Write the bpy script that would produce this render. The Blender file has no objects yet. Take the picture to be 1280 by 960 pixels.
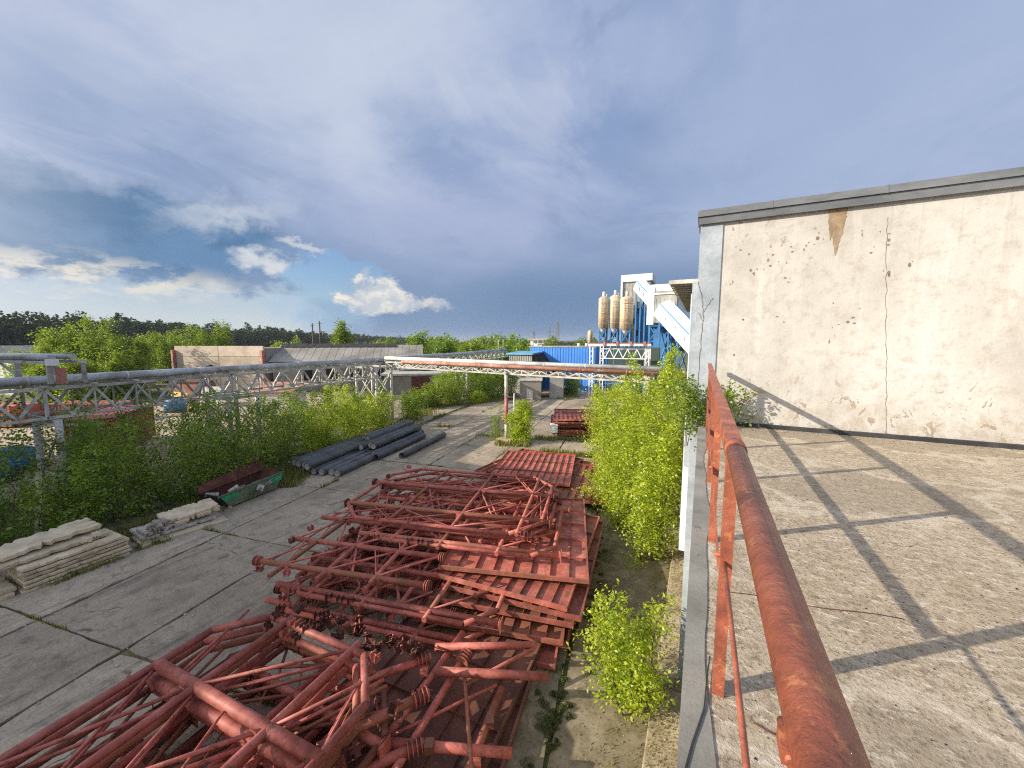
import bpy, math, random
import numpy as np
from mathutils import Vector, Matrix
R = math.radians
sc = bpy.context.scene
C = sc.collection

# ------------------------------------------------------------------ helpers
def tag(o, label=None, cat=None, group=None, kind=None):
    if label: o['label'] = label
    if cat: o['category'] = cat
    if group: o['group'] = group
    if kind: o['kind'] = kind
    return o

def empty(name, loc=(0, 0, 0), rz=0.0, label=None, cat=None, group=None):
    o = bpy.data.objects.new(name, None)
    o.empty_display_size = 0.2
    C.objects.link(o)
    o.location = loc
    o.rotation_euler = (0, 0, rz)
    return tag(o, label, cat, group)

class MB:
    """collects shapes, builds ONE mesh object"""
    def __init__(s):
        s.v = []; s.f = []; s.sm = []
    def add(s, vs, fs, smooth=False):
        b = len(s.v)
        s.v += [tuple(p) for p in vs]
        s.f += [tuple(i + b for i in f) for f in fs]
        s.sm += [smooth] * len(fs)
        return s
    def box(s, c, d, rot=None):
        hx, hy, hz = d[0] / 2, d[1] / 2, d[2] / 2
        vs = [Vector((x, y, z)) for x in (-hx, hx) for y in (-hy, hy) for z in (-hz, hz)]
        if rot is not None:
            vs = [rot @ p for p in vs]
        c = Vector(c)
        vs = [p + c for p in vs]
        return s.add(vs, [(0, 1, 3, 2), (4, 6, 7, 5), (0, 4, 5, 1), (2, 3, 7, 6), (0, 2, 6, 4), (1, 5, 7, 3)])
    def box2(s, a, b):
        return s.box([(a[i] + b[i]) / 2 for i in range(3)], [abs(b[i] - a[i]) for i in range(3)])
    def bar(s, p, q, w, h, up=(0, 0, 1)):
        p = Vector(p); q = Vector(q); d = q - p
        L = d.length
        if L < 1e-6: return s
        d.normalize(); up = Vector(up)
        if abs(d.dot(up)) > .98: up = Vector((0, 1, 0))
        x = d.cross(up).normalized(); z = x.cross(d)
        rot = Matrix((x, d, z)).transposed()
        return s.box((p + q) / 2, (w, L, h), rot)
    def tube(s, p, q, r, n=10, r2=None, caps=True):
        return s.path([p, q], [r, r if r2 is None else r2], n, caps)
    def path(s, pts, rs, n=8, caps=True):
        pts = [Vector(p) for p in pts]
        if not isinstance(rs, (list, tuple)): rs = [rs] * len(pts)
        vs = []; fs = []
        prev = None
        for i, p in enumerate(pts):
            if i == 0: d = pts[1] - p
            elif i == len(pts) - 1: d = p - pts[i - 1]
            else: d = (pts[i + 1] - p).normalized() + (p - pts[i - 1]).normalized()
            d.normalize()
            if prev is None:
                a = Vector((0, 0, 1)) if abs(d.z) < .9 else Vector((1, 0, 0))
                x = d.cross(a).normalized()
            else:
                x = (prev - d * prev.dot(d)).normalized()
            prev = x
            y = d.cross(x)
            for k in range(n):
                t = 2 * math.pi * k / n
                vs.append(p + (x * math.cos(t) + y * math.sin(t)) * rs[i])
        for i in range(len(pts) - 1):
            for k in range(n):
                k2 = (k + 1) % n
                fs.append((i * n + k, i * n + k2, (i + 1) * n + k2, (i + 1) * n + k))
        s.add(vs, fs, True)
        if caps:
            m = len(s.v) - len(vs)
            s.f.append(tuple(m + k for k in range(n))[::-1]); s.sm.append(False)
            e = m + (len(pts) - 1) * n
            s.f.append(tuple(e + k for k in range(n))); s.sm.append(False)
        return s
    def hollow(s, p, q, ro, ri, n=18):
        p = Vector(p); q = Vector(q); d = (q - p).normalized()
        a = Vector((0, 0, 1)) if abs(d.z) < .9 else Vector((1, 0, 0))
        x = d.cross(a).normalized(); y = d.cross(x)
        rings = []
        for (c, r) in ((p, ro), (q, ro), (q, ri), (p, ri)):
            rings += [c + (x * math.cos(2 * math.pi * k / n) + y * math.sin(2 * math.pi * k / n)) * r for k in range(n)]
        for j in range(4):
            fs = []
            for k in range(n):
                k2 = (k + 1) % n; j2 = (j + 1) % 4
                fs.append((j * n + k, j * n + k2, j2 * n + k2, j2 * n + k))
            if j == 0:
                b = len(s.v); s.add(rings, fs, True)
            else:
                s.f += [tuple(i + b for i in f) for f in fs]; s.sm += [j == 2] * n
        return s
    def prism(s, poly, z0, z1):
        n = len(poly)
        vs = [(x, y, z0) for x, y in poly] + [(x, y, z1) for x, y in poly]
        fs = [tuple(range(n))[::-1], tuple(range(n, 2 * n))] + [(k, (k + 1) % n, n + (k + 1) % n, n + k) for k in range(n)]
        return s.add(vs, fs)
    def extr(s, poly3, dv):
        """planar polygon swept by vector dv"""
        n = len(poly3); dv = Vector(dv)
        vs = [Vector(p) for p in poly3]; vs += [p + dv for p in vs]
        fs = [tuple(range(n))[::-1], tuple(range(n, 2 * n))] + [(k, (k + 1) % n, n + (k + 1) % n, n + k) for k in range(n)]
        return s.add(vs, fs)
    def build(s, name, mat, parent=None, origin=None, bevel=0):
        me = bpy.data.meshes.new(name)
        o3 = Vector(origin) if origin is not None else Vector((0, 0, 0))
        me.from_pydata([tuple(Vector(p) - o3) for p in s.v], [], s.f)
        me.polygons.foreach_set('use_smooth', s.sm)
        me.materials.append(mat)
        import bmesh
        bm = bmesh.new(); bm.from_mesh(me)
        bmesh.ops.recalc_face_normals(bm, faces=bm.faces)
        bm.to_mesh(me); bm.free()
        me.update()
        o = bpy.data.objects.new(name, me)
        C.objects.link(o)
        if parent is not None: o.parent = parent
        elif origin is not None: o.location = origin
        if bevel:
            m = o.modifiers.new('b', 'BEVEL'); m.width = bevel; m.segments = 2; m.limit_method = 'ANGLE'
        return o

def copy_tree(o, parent=None):
    c = o.copy(); C.objects.link(c)
    if parent is not None: c.parent = parent
    for ch in list(o.children): copy_tree(ch, c)
    return c

# ------------------------------------------------------------------ materials
def srgb(r, g, b):
    f = lambda c: (c / 255 / 12.92) if c / 255 <= .04045 else ((c / 255 + .055) / 1.055) ** 2.4
    return (f(r), f(g), f(b), 1)

class NT:
    def __init__(s, nt): s.t = nt; s.n = nt.nodes; s.l = nt.links
    def node(s, kind, **kw):
        n = s.n.new(kind)
        for k, v in kw.items(): setattr(n, k, v)
        return n
    def put(s, sock, v):
        if hasattr(v, 'is_output'): s.l.new(v, sock)
        else: sock.default_value = v
    def m(s, op, a, b=0.0, c=0.0, clamp=False):
        n = s.node('ShaderNodeMath', operation=op); n.use_clamp = clamp
        s.put(n.inputs[0], a); s.put(n.inputs[1], b); s.put(n.inputs[2], c)
        return n.outputs[0]
    def step(s, v, a, b, lo=0.0, hi=1.0):
        n = s.node('ShaderNodeMapRange', interpolation_type='SMOOTHSTEP')
        s.put(n.inputs[0], v); n.inputs[1].default_value = a; n.inputs[2].default_value = b
        n.inputs[3].default_value = lo; n.inputs[4].default_value = hi
        return n.outputs[0]
    def mix(s, f, a, b, blend='MIX'):
        n = s.node('ShaderNodeMix', data_type='RGBA', blend_type=blend)
        s.put(n.inputs[0], f); s.put(n.inputs[6], a); s.put(n.inputs[7], b)
        return n.outputs[2]
    def noise(s, vec, scale, detail=4, rough=.55, dist=0.0):
        n = s.node('ShaderNodeTexNoise')
        if vec is not None: s.l.new(vec, n.inputs['Vector'])
        n.inputs['Scale'].default_value = scale; n.inputs['Detail'].default_value = detail
        n.inputs['Roughness'].default_value = rough; n.inputs['Distortion'].default_value = dist
        return n.outputs[0]
    def mapping(s, vec, scale=(1, 1, 1), rot=(0, 0, 0), loc=(0, 0, 0)):
        n = s.node('ShaderNodeMapping'); s.l.new(vec, n.inputs[0])
        n.inputs[1].default_value = loc; n.inputs[2].default_value = rot; n.inputs[3].default_value = scale
        return n.outputs[0]
    def sep(s, vec):
        n = s.node('ShaderNodeSeparateXYZ'); s.l.new(vec, n.inputs[0]); return n.outputs
    def ramp(s, f, stops):
        n = s.node('ShaderNodeValToRGB'); s.l.new(f, n.inputs[0])
        e = n.color_ramp.elements
        while len(e) < len(stops): e.new(.5)
        for i, (p, c) in enumerate(stops): e[i].position = p; e[i].color = c
        return n.outputs[0]

def newmat(name):
    m = bpy.data.materials.new(name); m.use_nodes = True
    nt = NT(m.node_tree); bs = m.node_tree.nodes['Principled BSDF']
    co = nt.node('ShaderNodeTexCoord').outputs['Object']
    return m, nt, bs, co

def bump(nt, bs, h, strength=.4, dist=.02):
    b = nt.node('ShaderNodeBump'); b.inputs['Strength'].default_value = strength; b.inputs['Distance'].default_value = dist
    nt.l.new(h, b.inputs['Height']); nt.l.new(b.outputs[0], bs.inputs['Normal'])

def worn(name, base, dark, light, scale=2.0, fine=25.0, rough=.75, metal=0, bstr=.3, bdist=.01, var=.12, rust=None, rustamt=.55, stretch=(1, 1, 1), drift=0.0, chips=None):
    """base colour with large and fine mottling, optional rust / dirt spots, small value shift per object"""
    m, nt, bs, co = newmat(name)
    v = nt.mapping(co, stretch)
    n1 = nt.noise(v, scale, 6, .6); n2 = nt.noise(v, fine, 5, .65)
    col = nt.ramp(n1, [(.3, dark), (.5, base), (.72, light)])
    col = nt.mix(nt.step(n2, .4, .75, 0, .45), col, dark)
    if rust is not None:
        n3 = nt.noise(v, scale * 2.7, 8, .7, .4)
        col = nt.mix(nt.step(n3, rustamt, rustamt + .12), col, rust)
    oi = nt.node('ShaderNodeObjectInfo').outputs['Random']
    if drift and rust is not None:
        r7 = nt.m('FRACT', nt.m('MULTIPLY', oi, 7.31))
        pt = nt.noise(v, scale * .8, 5, .6)
        col = nt.mix(nt.m('MULTIPLY', nt.step(nt.m('ADD', nt.m('MULTIPLY', r7, .55), pt), .72, 1.0), drift), col, rust)
    if chips is not None:
        n6 = nt.noise(v, scale * 6.5, 7, .72)
        col = nt.mix(nt.step(n6, .60, .66, 0, .85), col, chips)
    hsv = nt.node('ShaderNodeHueSaturation')
    nt.l.new(nt.step(oi, 0, 1, 1 - var, 1 + var), hsv.inputs['Value']); nt.l.new(col, hsv.inputs['Color'])
    nt.l.new(hsv.outputs[0], bs.inputs['Base Color'])
    bs.inputs['Roughness'].default_value = rough; bs.inputs['Metallic'].default_value = metal
    bump(nt, bs, n2, bstr, bdist)
    return m

def g(v, a=1): return (v, v, v, a)
M = {}
M['red'] = worn('red_primer_steel', (.45, .118, .094, 1), (.25, .062, .046, 1), (.58, .205, .17, 1), 3.2, 20, .6, rust=(.21, .085, .043, 1), rustamt=.53, var=.26, drift=.8, chips=(.10, .045, .03, 1))
M['redbrown'] = worn('rust_red_plate', (.43, .118, .088, 1), (.19, .058, .042, 1), (.60, .23, .18, 1), 1.9, 9, .64, rust=(.20, .095, .055, 1), rustamt=.52, var=.3, drift=.8, chips=(.11, .055, .038, 1))
M['platedark'] = worn('old_rust_plate', (.16, .060, .040, 1), (.075, .032, .022, 1), (.24, .095, .062, 1), 1.5, 12, .8, rust=(.20, .12, .075, 1), rustamt=.55, var=.2)
M['rail'] = worn('rusty_rail_paint', (.34, .098, .056, 1), (.15, .048, .030, 1), (.46, .165, .10, 1), 7, 60, .5, rust=(.50, .20, .085, 1), rustamt=.55, bstr=.8, bdist=.004)
M['pipe'] = worn('black_plastic_pipe', (.075, .083, .092, 1), (.038, .042, .047, 1), (.13, .14, .15, 1), 1.2, 22, .36, var=.25, bstr=.1)
M['cap'] = worn('pipe_end_cap', (.34, .34, .33, 1), (.18, .18, .17, 1), (.46, .46, .45, 1), 3, 22, .8)
M['slab'] = worn('old_concrete_slab', (.60, .50, .35, 1), (.38, .31, .22, 1), (.70, .61, .47, 1), 1.9, 12, .95, bstr=.6, bdist=.012, rust=(.16, .12, .085, 1), rustamt=.63)
M['slab2'] = worn('broken_concrete', (.50, .47, .42, 1), (.28, .26, .23, 1), (.62, .59, .54, 1), 2.6, 18, .95, bstr=.8, bdist=.02, rust=(.10, .085, .07, 1), rustamt=.6)
M['skip'] = worn('green_skip_paint', (.10, .19, .12, 1), (.07, .10, .06, 1), (.15, .27, .18, 1), 2.6, 14, .75, rust=(.20, .12, .07, 1), rustamt=.47)
M['skipbright'] = worn('bright_green_paint', (.03, .34, .16, 1), (.025, .22, .11, 1), (.05, .42, .22, 1), 4, 22, .6)
M['rustdark'] = worn('dark_rust', (.105, .035, .026, 1), (.05, .02, .016, 1), (.17, .06, .042, 1), 3, 24, .9)
M['rack'] = worn('pale_grey_paint', (.50, .50, .47, 1), (.25, .235, .21, 1), (.64, .64, .62, 1), 2.2, 18, .7, rust=(.26, .13, .075, 1), rustamt=.6)
M['lagging'] = worn('pipe_lagging', (.44, .47, .50, 1), (.22, .22, .22, 1), (.62, .66, .70, 1), .8, 8, .5, metal=.25, rust=(.21, .18, .15, 1), rustamt=.58)
M['lagwhite'] = worn('white_lagging', (.62, .62, .60, 1), (.30, .29, .27, 1), (.76, .76, .74, 1), .7, 8, .6, rust=(.32, .20, .14, 1), rustamt=.62)
M['rustpipe'] = worn('rusty_pipe', (.38, .155, .115, 1), (.20, .085, .065, 1), (.48, .27, .22, 1), .9, 10, .8, rust=(.52, .43, .37, 1), rustamt=.54)
M['bluecl'] = worn('blue_cladding', (.045, .24, .74, 1), (.04, .19, .60, 1), (.07, .29, .80, 1), .35, 5, .55)
M['bluesteel'] = worn('blue_steel', (.05, .22, .50, 1), (.035, .14, .34, 1), (.10, .30, .58, 1), .7, 8, .6)
M['blueroof'] = worn('pale_blue_trim', (.12, .36, .58, 1), (.08, .24, .42, 1), (.2, .45, .66, 1), .7, 8, .6)
M['white'] = worn('white_cladding', (.74, .76, .78, 1), (.56, .58, .60, 1), (.82, .84, .85, 1), .4, 5, .55, var=.04)
M['grey'] = worn('grey_corrugated', (.33, .33, .31, 1), (.20, .20, .18, 1), (.46, .46, .43, 1), .6, 6, .7)
M['silo'] = worn('cream_silo_paint', (.60, .53, .37, 1), (.46, .38, .25, 1), (.68, .62, .46, 1), .8, 9, .6, rust=(.32, .17, .09, 1), rustamt=.63)
M['silorust'] = worn('cream_silo_rusty', (.57, .48, .33, 1), (.42, .32, .20, 1), (.66, .58, .43, 1), .8, 9, .65, rust=(.33, .14, .07, 1), rustamt=.55)
M['concp'] = worn('cream_concrete_panel', (.60, .51, .41, 1), (.40, .32, .25, 1), (.68, .60, .51, 1), .35, 3, .92, rust=(.20, .15, .11, 1), rustamt=.64)
M['asb'] = worn('asbestos_sheet', (.33, .315, .285, 1), (.20, .185, .16, 1), (.44, .42, .39, 1), .3, 4, .9, rust=(.22, .15, .10, 1), rustamt=.62)
M['brick'] = worn('grey_block_wall', (.27, .25, .225, 1), (.17, .155, .14, 1), (.37, .345, .31, 1), .5, 5, .95)
M['dark'] = worn('dark_opening', (.018, .016, .015, 1), (.010, .010, .010, 1), (.03, .026, .022, 1), 1, 5, .9)
M['bitumen'] = worn('black_bitumen', (.030, .032, .036, 1), (.018, .018, .020, 1), (.06, .062, .066, 1), 3, 40, .85)
M['flash'] = worn('grey_roof_felt', (.235, .228, .205, 1), (.14, .135, .12, 1), (.32, .31, .28, 1), 2.5, 90, .92, bstr=.6, bdist=.003, rust=(.13, .125, .10, 1), rustamt=.6)
M['coping'] = worn('galvanised_coping', (.20, .215, .235, 1), (.11, .12, .13, 1), (.31, .32, .34, 1), 1.3, 9, .5, metal=.3, stretch=(.4, 1, 1))
M['contred'] = worn('red_container', (.36, .045, .075, 1), (.24, .03, .05, 1), (.45, .07, .11, 1), .6, 6, .6)
M['contorange'] = worn('orange_red_container', (.40, .12, .075, 1), (.28, .08, .05, 1), (.48, .18, .12, 1), .6, 6, .6)
M['tarpblue'] = worn('blue_tarp', (.05, .20, .42, 1), (.03, .11, .25, 1), (.1, .30, .55, 1), 1.5, 8, .6)
M['tealtarp'] = worn('teal_tarp', (.06, .20, .24, 1), (.03, .10, .12, 1), (.12, .32, .36, 1), 1.5, 8, .6)
M['kerb'] = worn('sandy_concrete_strip', (.42, .345, .24, 1), (.20, .155, .105, 1), (.54, .46, .34, 1), 2.3, 26, .95, bstr=.8, bdist=.012, rust=(.13, .10, .06, 1), rustamt=.57)
M['wood'] = worn('bark', (.12, .085, .055, 1), (.06, .04, .028, 1), (.20, .155, .11, 1), 6, 30, .95)
M['birchbark'] = worn('birch_bark', (.55, .52, .46, 1), (.2, .18, .15, 1), (.66, .63, .58, 1), 3, 12, .9)
M['metalwhite'] = worn('white_post', (.58, .57, .54, 1), (.36, .34, .31, 1), (.68, .68, .66, 1), 1.5, 14, .7, rust=(.34, .13, .08, 1), rustamt=.56)
M['redpost'] = worn('red_post_paint', (.34, .11, .085, 1), (.2, .075, .06, 1), (.5, .3, .25, 1), 1.3, 12, .75)

def leafmat(name, c1, c2, c3, trans=.45):
    m = bpy.data.materials.new(name); m.use_nodes = True
    nt = NT(m.node_tree); nt.n.remove(nt.n['Principled BSDF'])
    geo = nt.node('ShaderNodeNewGeometry')
    co = nt.node('ShaderNodeTexCoord').outputs['Object']
    n1 = nt.noise(co, 1.3, 3)
    r = nt.m('ADD', nt.m('MULTIPLY', geo.outputs['Random Per Island'], .65), nt.m('MULTIPLY', n1, .35))
    col = nt.ramp(r, [(.15, c1), (.5, c2), (.85, c3)])
    d = nt.node('ShaderNodeBsdfDiffuse'); t = nt.node('ShaderNodeBsdfTranslucent'); gl = nt.node('ShaderNodeBsdfGlossy')
    nt.l.new(col, d.inputs[0])
    tc = nt.mix(.45, col, (1, 1, .25, 1), 'MULTIPLY')
    hs = nt.node('ShaderNodeHueSaturation'); hs.inputs['Value'].default_value = 1.7; nt.l.new(tc, hs.inputs['Color'])
    nt.l.new(hs.outputs[0], t.inputs[0])
    gl.inputs['Roughness'].default_value = .45; gl.inputs[0].default_value = (.8, .85, .8, 1)
    a = nt.node('ShaderNodeMixShader'); a.inputs[0].default_value = trans
    nt.l.new(d.outputs[0], a.inputs[1]); nt.l.new(t.outputs[0], a.inputs[2])
    b = nt.node('ShaderNodeMixShader'); b.inputs[0].default_value = .04
    nt.l.new(a.outputs[0], b.inputs[1]); nt.l.new(gl.outputs[0], b.inputs[2])
    nt.l.new(b.outputs[0], nt.n['Material Output'].inputs[0])
    return m
M['leafY'] = leafmat('yellow_green_leaf', (.15, .24, .018, 1), (.35, .44, .03, 1), (.58, .62, .07, 1), .5)
M['leafM'] = leafmat('mid_green_leaf', (.085, .16, .014, 1), (.19, .29, .026, 1), (.34, .42, .05, 1))
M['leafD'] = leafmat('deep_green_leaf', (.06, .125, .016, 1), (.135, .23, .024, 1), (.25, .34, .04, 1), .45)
M['leafB'] = leafmat('birch_leaf', (.09, .155, .018, 1), (.19, .27, .028, 1), (.32, .38, .055, 1), .42)
M['leafF'] = leafmat('forest_leaf', (.020, .042, .018, 1), (.036, .068, .026, 1), (.06, .10, .035, 1), .2)
M['leafG'] = leafmat('dry_grass_blade', (.09, .12, .025, 1), (.18, .19, .045, 1), (.34, .29, .10, 1), .3)
M['moss'] = leafmat('moss_leaf', (.035, .048, .010, 1), (.065, .085, .016, 1), (.12, .14, .03, 1), .2)

def ground_mat():
    m, nt, bs, co = newmat('earth_and_grass')
    n1 = nt.noise(co, .06, 7, .6); n2 = nt.noise(co, .9, 8, .65); n3 = nt.noise(co, 9, 6, .6)
    grass = nt.ramp(n2, [(.3, (.045, .060, .018, 1)), (.55, (.09, .11, .035, 1)), (.75, (.17, .16, .065, 1))])
    earth = nt.ramp(n3, [(.3, (.17, .13, .09, 1)), (.7, (.36, .29, .20, 1))])
    col = nt.mix(nt.step(nt.m('ADD', nt.m('MULTIPLY', n1, .7), nt.m('MULTIPLY', n2, .35)), .52, .62), grass, earth)
    nt.l.new(col, bs.inputs['Base Color']); bs.inputs['Roughness'].default_value = 1
    bump(nt, bs, n3, .6, .05)
    return m
M['ground'] = ground_mat()
def lot_mat():
    m, nt, bs, co = newmat('pale_sandy_lot')
    n1 = nt.noise(co, .35, 7, .6); n3 = nt.noise(co, 6, 6, .65)
    col = nt.ramp(n1, [(.3, (.26, .20, .14, 1)), (.5, (.42, .34, .25, 1)), (.75, (.52, .44, .34, 1))])
    col = nt.mix(nt.step(n3, .5, .75, 0, .5), col, (.16, .13, .08, 1))
    nt.l.new(col, bs.inputs['Base Color']); bs.inputs['Roughness'].default_value = 1
    bump(nt, bs, n3, .6, .03)
    return m
M['lot'] = lot_mat()
def yard_mat():
    m, nt, bs, co = newmat('weathered_yard_concrete')
    n1 = nt.noise(co, .45, 8, .62, .6); n2 = nt.noise(co, 2.6, 8, .65); n3 = nt.noise(co, 15, 7, .78)
    st = nt.noise(nt.mapping(co, (3.2, .35, 1), (0, 0, R(-9))), 1.0, 6, .6)
    base = nt.ramp(n1, [(.28, (.25, .205, .150, 1)), (.48, (.385, .320, .238, 1)), (.72, (.50, .43, .325, 1))])
    base = nt.mix(nt.step(st, .5, .72, 0, .55), base, (.55, .48, .375, 1))
    base = nt.mix(nt.step(n2, .48, .70, 0, .68), base, (.16, .138, .110, 1))
    base = nt.mix(nt.step(n3, .44, .68, 0, .6), base, (.14, .12, .097, 1))
    base = nt.mix(nt.step(n3, .42, .30, 0, .45), base, (.50, .45, .37, 1))
    vor = nt.node('ShaderNodeTexVoronoi', feature='DISTANCE_TO_EDGE'); vor.inputs['Scale'].default_value = .33
    w = nt.node('ShaderNodeVectorMath', operation='ADD'); nz = nt.node('ShaderNodeTexNoise'); nz.inputs['Scale'].default_value = 1.4; nz.inputs['Detail'].default_value = 5
    nt.l.new(co, nz.inputs['Vector']); nt.l.new(co, w.inputs[0])
    sc_ = nt.node('ShaderNodeVectorMath', operation='SCALE'); sc_.inputs['Scale'].default_value = .7; nt.l.new(nz.outputs['Color'], sc_.inputs[0]); nt.l.new(sc_.outputs[0], w.inputs[1])
    nt.l.new(w.outputs[0], vor.inputs['Vector'])
    crack = nt.m('MULTIPLY', nt.step(vor.outputs[0], .003, .012, 1, 0), nt.step(n1, .5, .6))
    base = nt.mix(nt.m('MULTIPLY', crack, .75), base, (.05, .045, .035, 1))
    n5 = nt.noise(nt.mapping(co, (1, .6, 1), (0, 0, R(-9)), (3, 7, 0)), .28, 7, .62, .8)
    base = nt.mix(nt.step(n5, .5, .64, 0, .5), base, (.16, .135, .105, 1))
    ty = nt.noise(nt.mapping(co, (2.6, .10, 1), (0, 0, R(-9)), (1, 4, 0)), 1.1, 4, .6)
    base = nt.mix(nt.m('MULTIPLY', nt.step(ty, .56, .68), nt.step(n2, .35, .6, .2, .7)), base, (.13, .11, .09, 1))
    oil = nt.noise(nt.mapping(co, loc=(9, 3, 0)), .9, 5, .55)
    base = nt.mix(nt.step(oil, .66, .72, 0, .6), base, (.075, .065, .055, 1))
    xx, yy_, zz_ = nt.sep(co)
    film = nt.m('MULTIPLY', nt.step(nt.m('ADD', xx, nt.m('MULTIPLY', n2, 1.6)), -3.0, -1.6), nt.step(yy_, 24, 14))
    base = nt.mix(nt.m('MULTIPLY', film, nt.step(n2, .3, .6, .5, .95)), base, nt.ramp(n3, [(.35, (.085, .075, .04, 1)), (.6, (.19, .155, .10, 1))]))
    at = nt.node('ShaderNodeAttribute', attribute_name='tint')
    hs = nt.node('ShaderNodeHueSaturation'); nt.l.new(at.outputs['Fac'], hs.inputs['Value']); nt.l.new(base, hs.inputs['Color'])
    nt.l.new(hs.outputs[0], bs.inputs['Base Color']); bs.inputs['Roughness'].default_value = .9
    bump(nt, bs, nt.m('ADD', n3, n2), .45, .01)
    return m
M['yard'] = yard_mat()
def roof_mat():
    m, nt, bs, co = newmat('speckled_roof_concrete')
    n0 = nt.noise(co, .55, 6, .6); n1 = nt.noise(co, 2.2, 8, .68); n2 = nt.noise(co, 16, 7, .76); n3 = nt.noise(co, 55, 5, .7)
    st = nt.noise(nt.mapping(co, (9, 24, 9), (0, 0, R(-35))), 1.3, 5, .7)
    base = nt.ramp(n1, [(.28, (.34, .275, .20, 1)), (.5, (.455, .38, .285, 1)), (.72, (.53, .455, .355, 1))])
    base = nt.mix(nt.step(n0, .46, .62, 0, .45), base, (.40, .315, .215, 1))
    base = nt.mix(nt.step(n2, .46, .62, 0, .75), base, (.22, .17, .115, 1))
    base = nt.mix(nt.step(st, .53, .66, 0, .8), base, (.66, .60, .51, 1))
    base = nt.mix(nt.step(n3, .53, .65, 0, .8), base, (.11, .09, .065, 1))
    pn = nt.noise(nt.mapping(co, loc=(4, 1, 0)), .75, 5, .5)
    base = nt.mix(nt.step(pn, .53, .60, 0, .4), base, (.21, .175, .13, 1))
    base = nt.mix(nt.m('MULTIPLY', nt.step(pn, .50, .53), nt.step(pn, .53, .56, .45, 0)), base, (.62, .56, .46, 1))
    nt.l.new(base, bs.inputs['Base Color']); bs.inputs['Roughness'].default_value = .95
    bump(nt, bs, nt.m('ADD', nt.m('MULTIPLY', n2, 1.3), n3), .7, .014)
    return m
M['roof'] = roof_mat()
def plaster_mat():
    m, nt, bs, co = newmat('peeling_cream_plaster')
    x, y, z = nt.sep(co)
    n1 = nt.noise(co, .7, 7, .6); n2 = nt.noise(co, 4.5, 9, .74); n3 = nt.noise(co, 24, 5, .7)
    n4 = nt.noise(nt.mapping(co, (1, 1, .75), loc=(7, 0, 3)), 5.5, 8, .74, .8)
    streak = nt.noise(nt.mapping(co, (5, 1, .35)), 1.0, 5, .6)
    base = nt.ramp(n1, [(.32, (.425, .41, .385, 1)), (.5, (.53, .52, .50, 1)), (.66, (.585, .58, .57, 1))])
    base = nt.mix(nt.step(streak, .5, .7, 0, .5), base, (.63, .625, .615, 1))
    base = nt.mix(nt.step(n2, .47, .66, 0, .62), base, (.375, .34, .295, 1))
    base = nt.mix(nt.step(n3, .55, .70, 0, .45), base, (.31, .285, .25, 1))
    gr = nt.noise(nt.mapping(co, (9, 1, .22), loc=(2, 0, 0)), 1.0, 6, .65)
    base = nt.mix(nt.m('MULTIPLY', nt.step(gr, .54, .70), nt.step(z, 7.4, 9.1, 0, .55)), base, (.33, .30, .26, 1))
    base = nt.mix(nt.m('MULTIPLY', nt.step(n2, .40, .60), nt.step(z, 6.3, 5.5, 0, .6)), base, (.37, .31, .24, 1))
    # flaked spots: many low on the wall, some high on its left half
    low = nt.step(z, 5.5, 7.0, 1, 0); left = nt.m('MULTIPLY', nt.step(x, .2, 2.9, 1, 0), nt.step(z, 7.6, 8.6))
    zone = nt.m('MAXIMUM', low, nt.m('MULTIPLY', left, .85))
    thr = nt.m('SUBTRACT', n4, nt.m('MULTIPLY', zone, .055))
    n4 = nt.m('ADD', n4, nt.m('MULTIPLY', low, .022))
    flake = nt.m('MULTIPLY', nt.step(n4, .598, .61), nt.step(zone, .15, .6))
    base = nt.mix(nt.m('MULTIPLY', flake, .9), base, nt.ramp(n2, [(.4, (.27, .22, .175, 1)), (.6, (.40, .31, .22, 1))]))
    rim = nt.m('MULTIPLY', nt.m('MULTIPLY', nt.step(n4, .565, .596), nt.step(n4, .596, .604, 1, 0)), nt.step(zone, .15, .6))
    base = nt.mix(nt.m('MULTIPLY', rim, .6), base, (.60, .59, .565, 1))
    nt.l.new(base, bs.inputs['Base Color']); bs.inputs['Roughness'].default_value = .95
    bump(nt, bs, nt.m('ADD', nt.m('MULTIPLY', n2, .8), nt.m('SUBTRACT', nt.m('MULTIPLY', n3, .4), nt.m('MULTIPLY', flake, .8))), .5, .012)
    return m
M['plaster'] = plaster_mat()
M['pier'] = worn('blue_white_paint', (.36, .41, .47, 1), (.26, .30, .35, 1), (.46, .51, .57, 1), 2.4, 16, .9, bstr=.5, bdist=.01, var=0)

# ------------------------------------------------------------------ camera
cam = bpy.data.cameras.new('camera'); camo = bpy.data.objects.new('camera', cam); C.objects.link(camo)
cam.sensor_width = 36; cam.lens = 13.5; cam.clip_end = 8000; cam.clip_start = .02
camo.location = (0, 0, 7.0)
camo.rotation_euler = (R(90 - 6.183), 0, R(26.336))
sc.camera = camo

# ------------------------------------------------------------------ light and sky
SUNDIR = Vector((-.79, -.61, math.tan(R(23.3)))).normalized()      # towards the sun
sun = bpy.data.lights.new('sun', 'SUN'); suno = bpy.data.objects.new('sun', sun); C.objects.link(suno)
sun.energy = 4.9; sun.angle = R(.53); sun.color = (1.0, .885, .71)
suno.rotation_euler = (-SUNDIR).to_track_quat('-Z', 'Y').to_euler()

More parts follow.
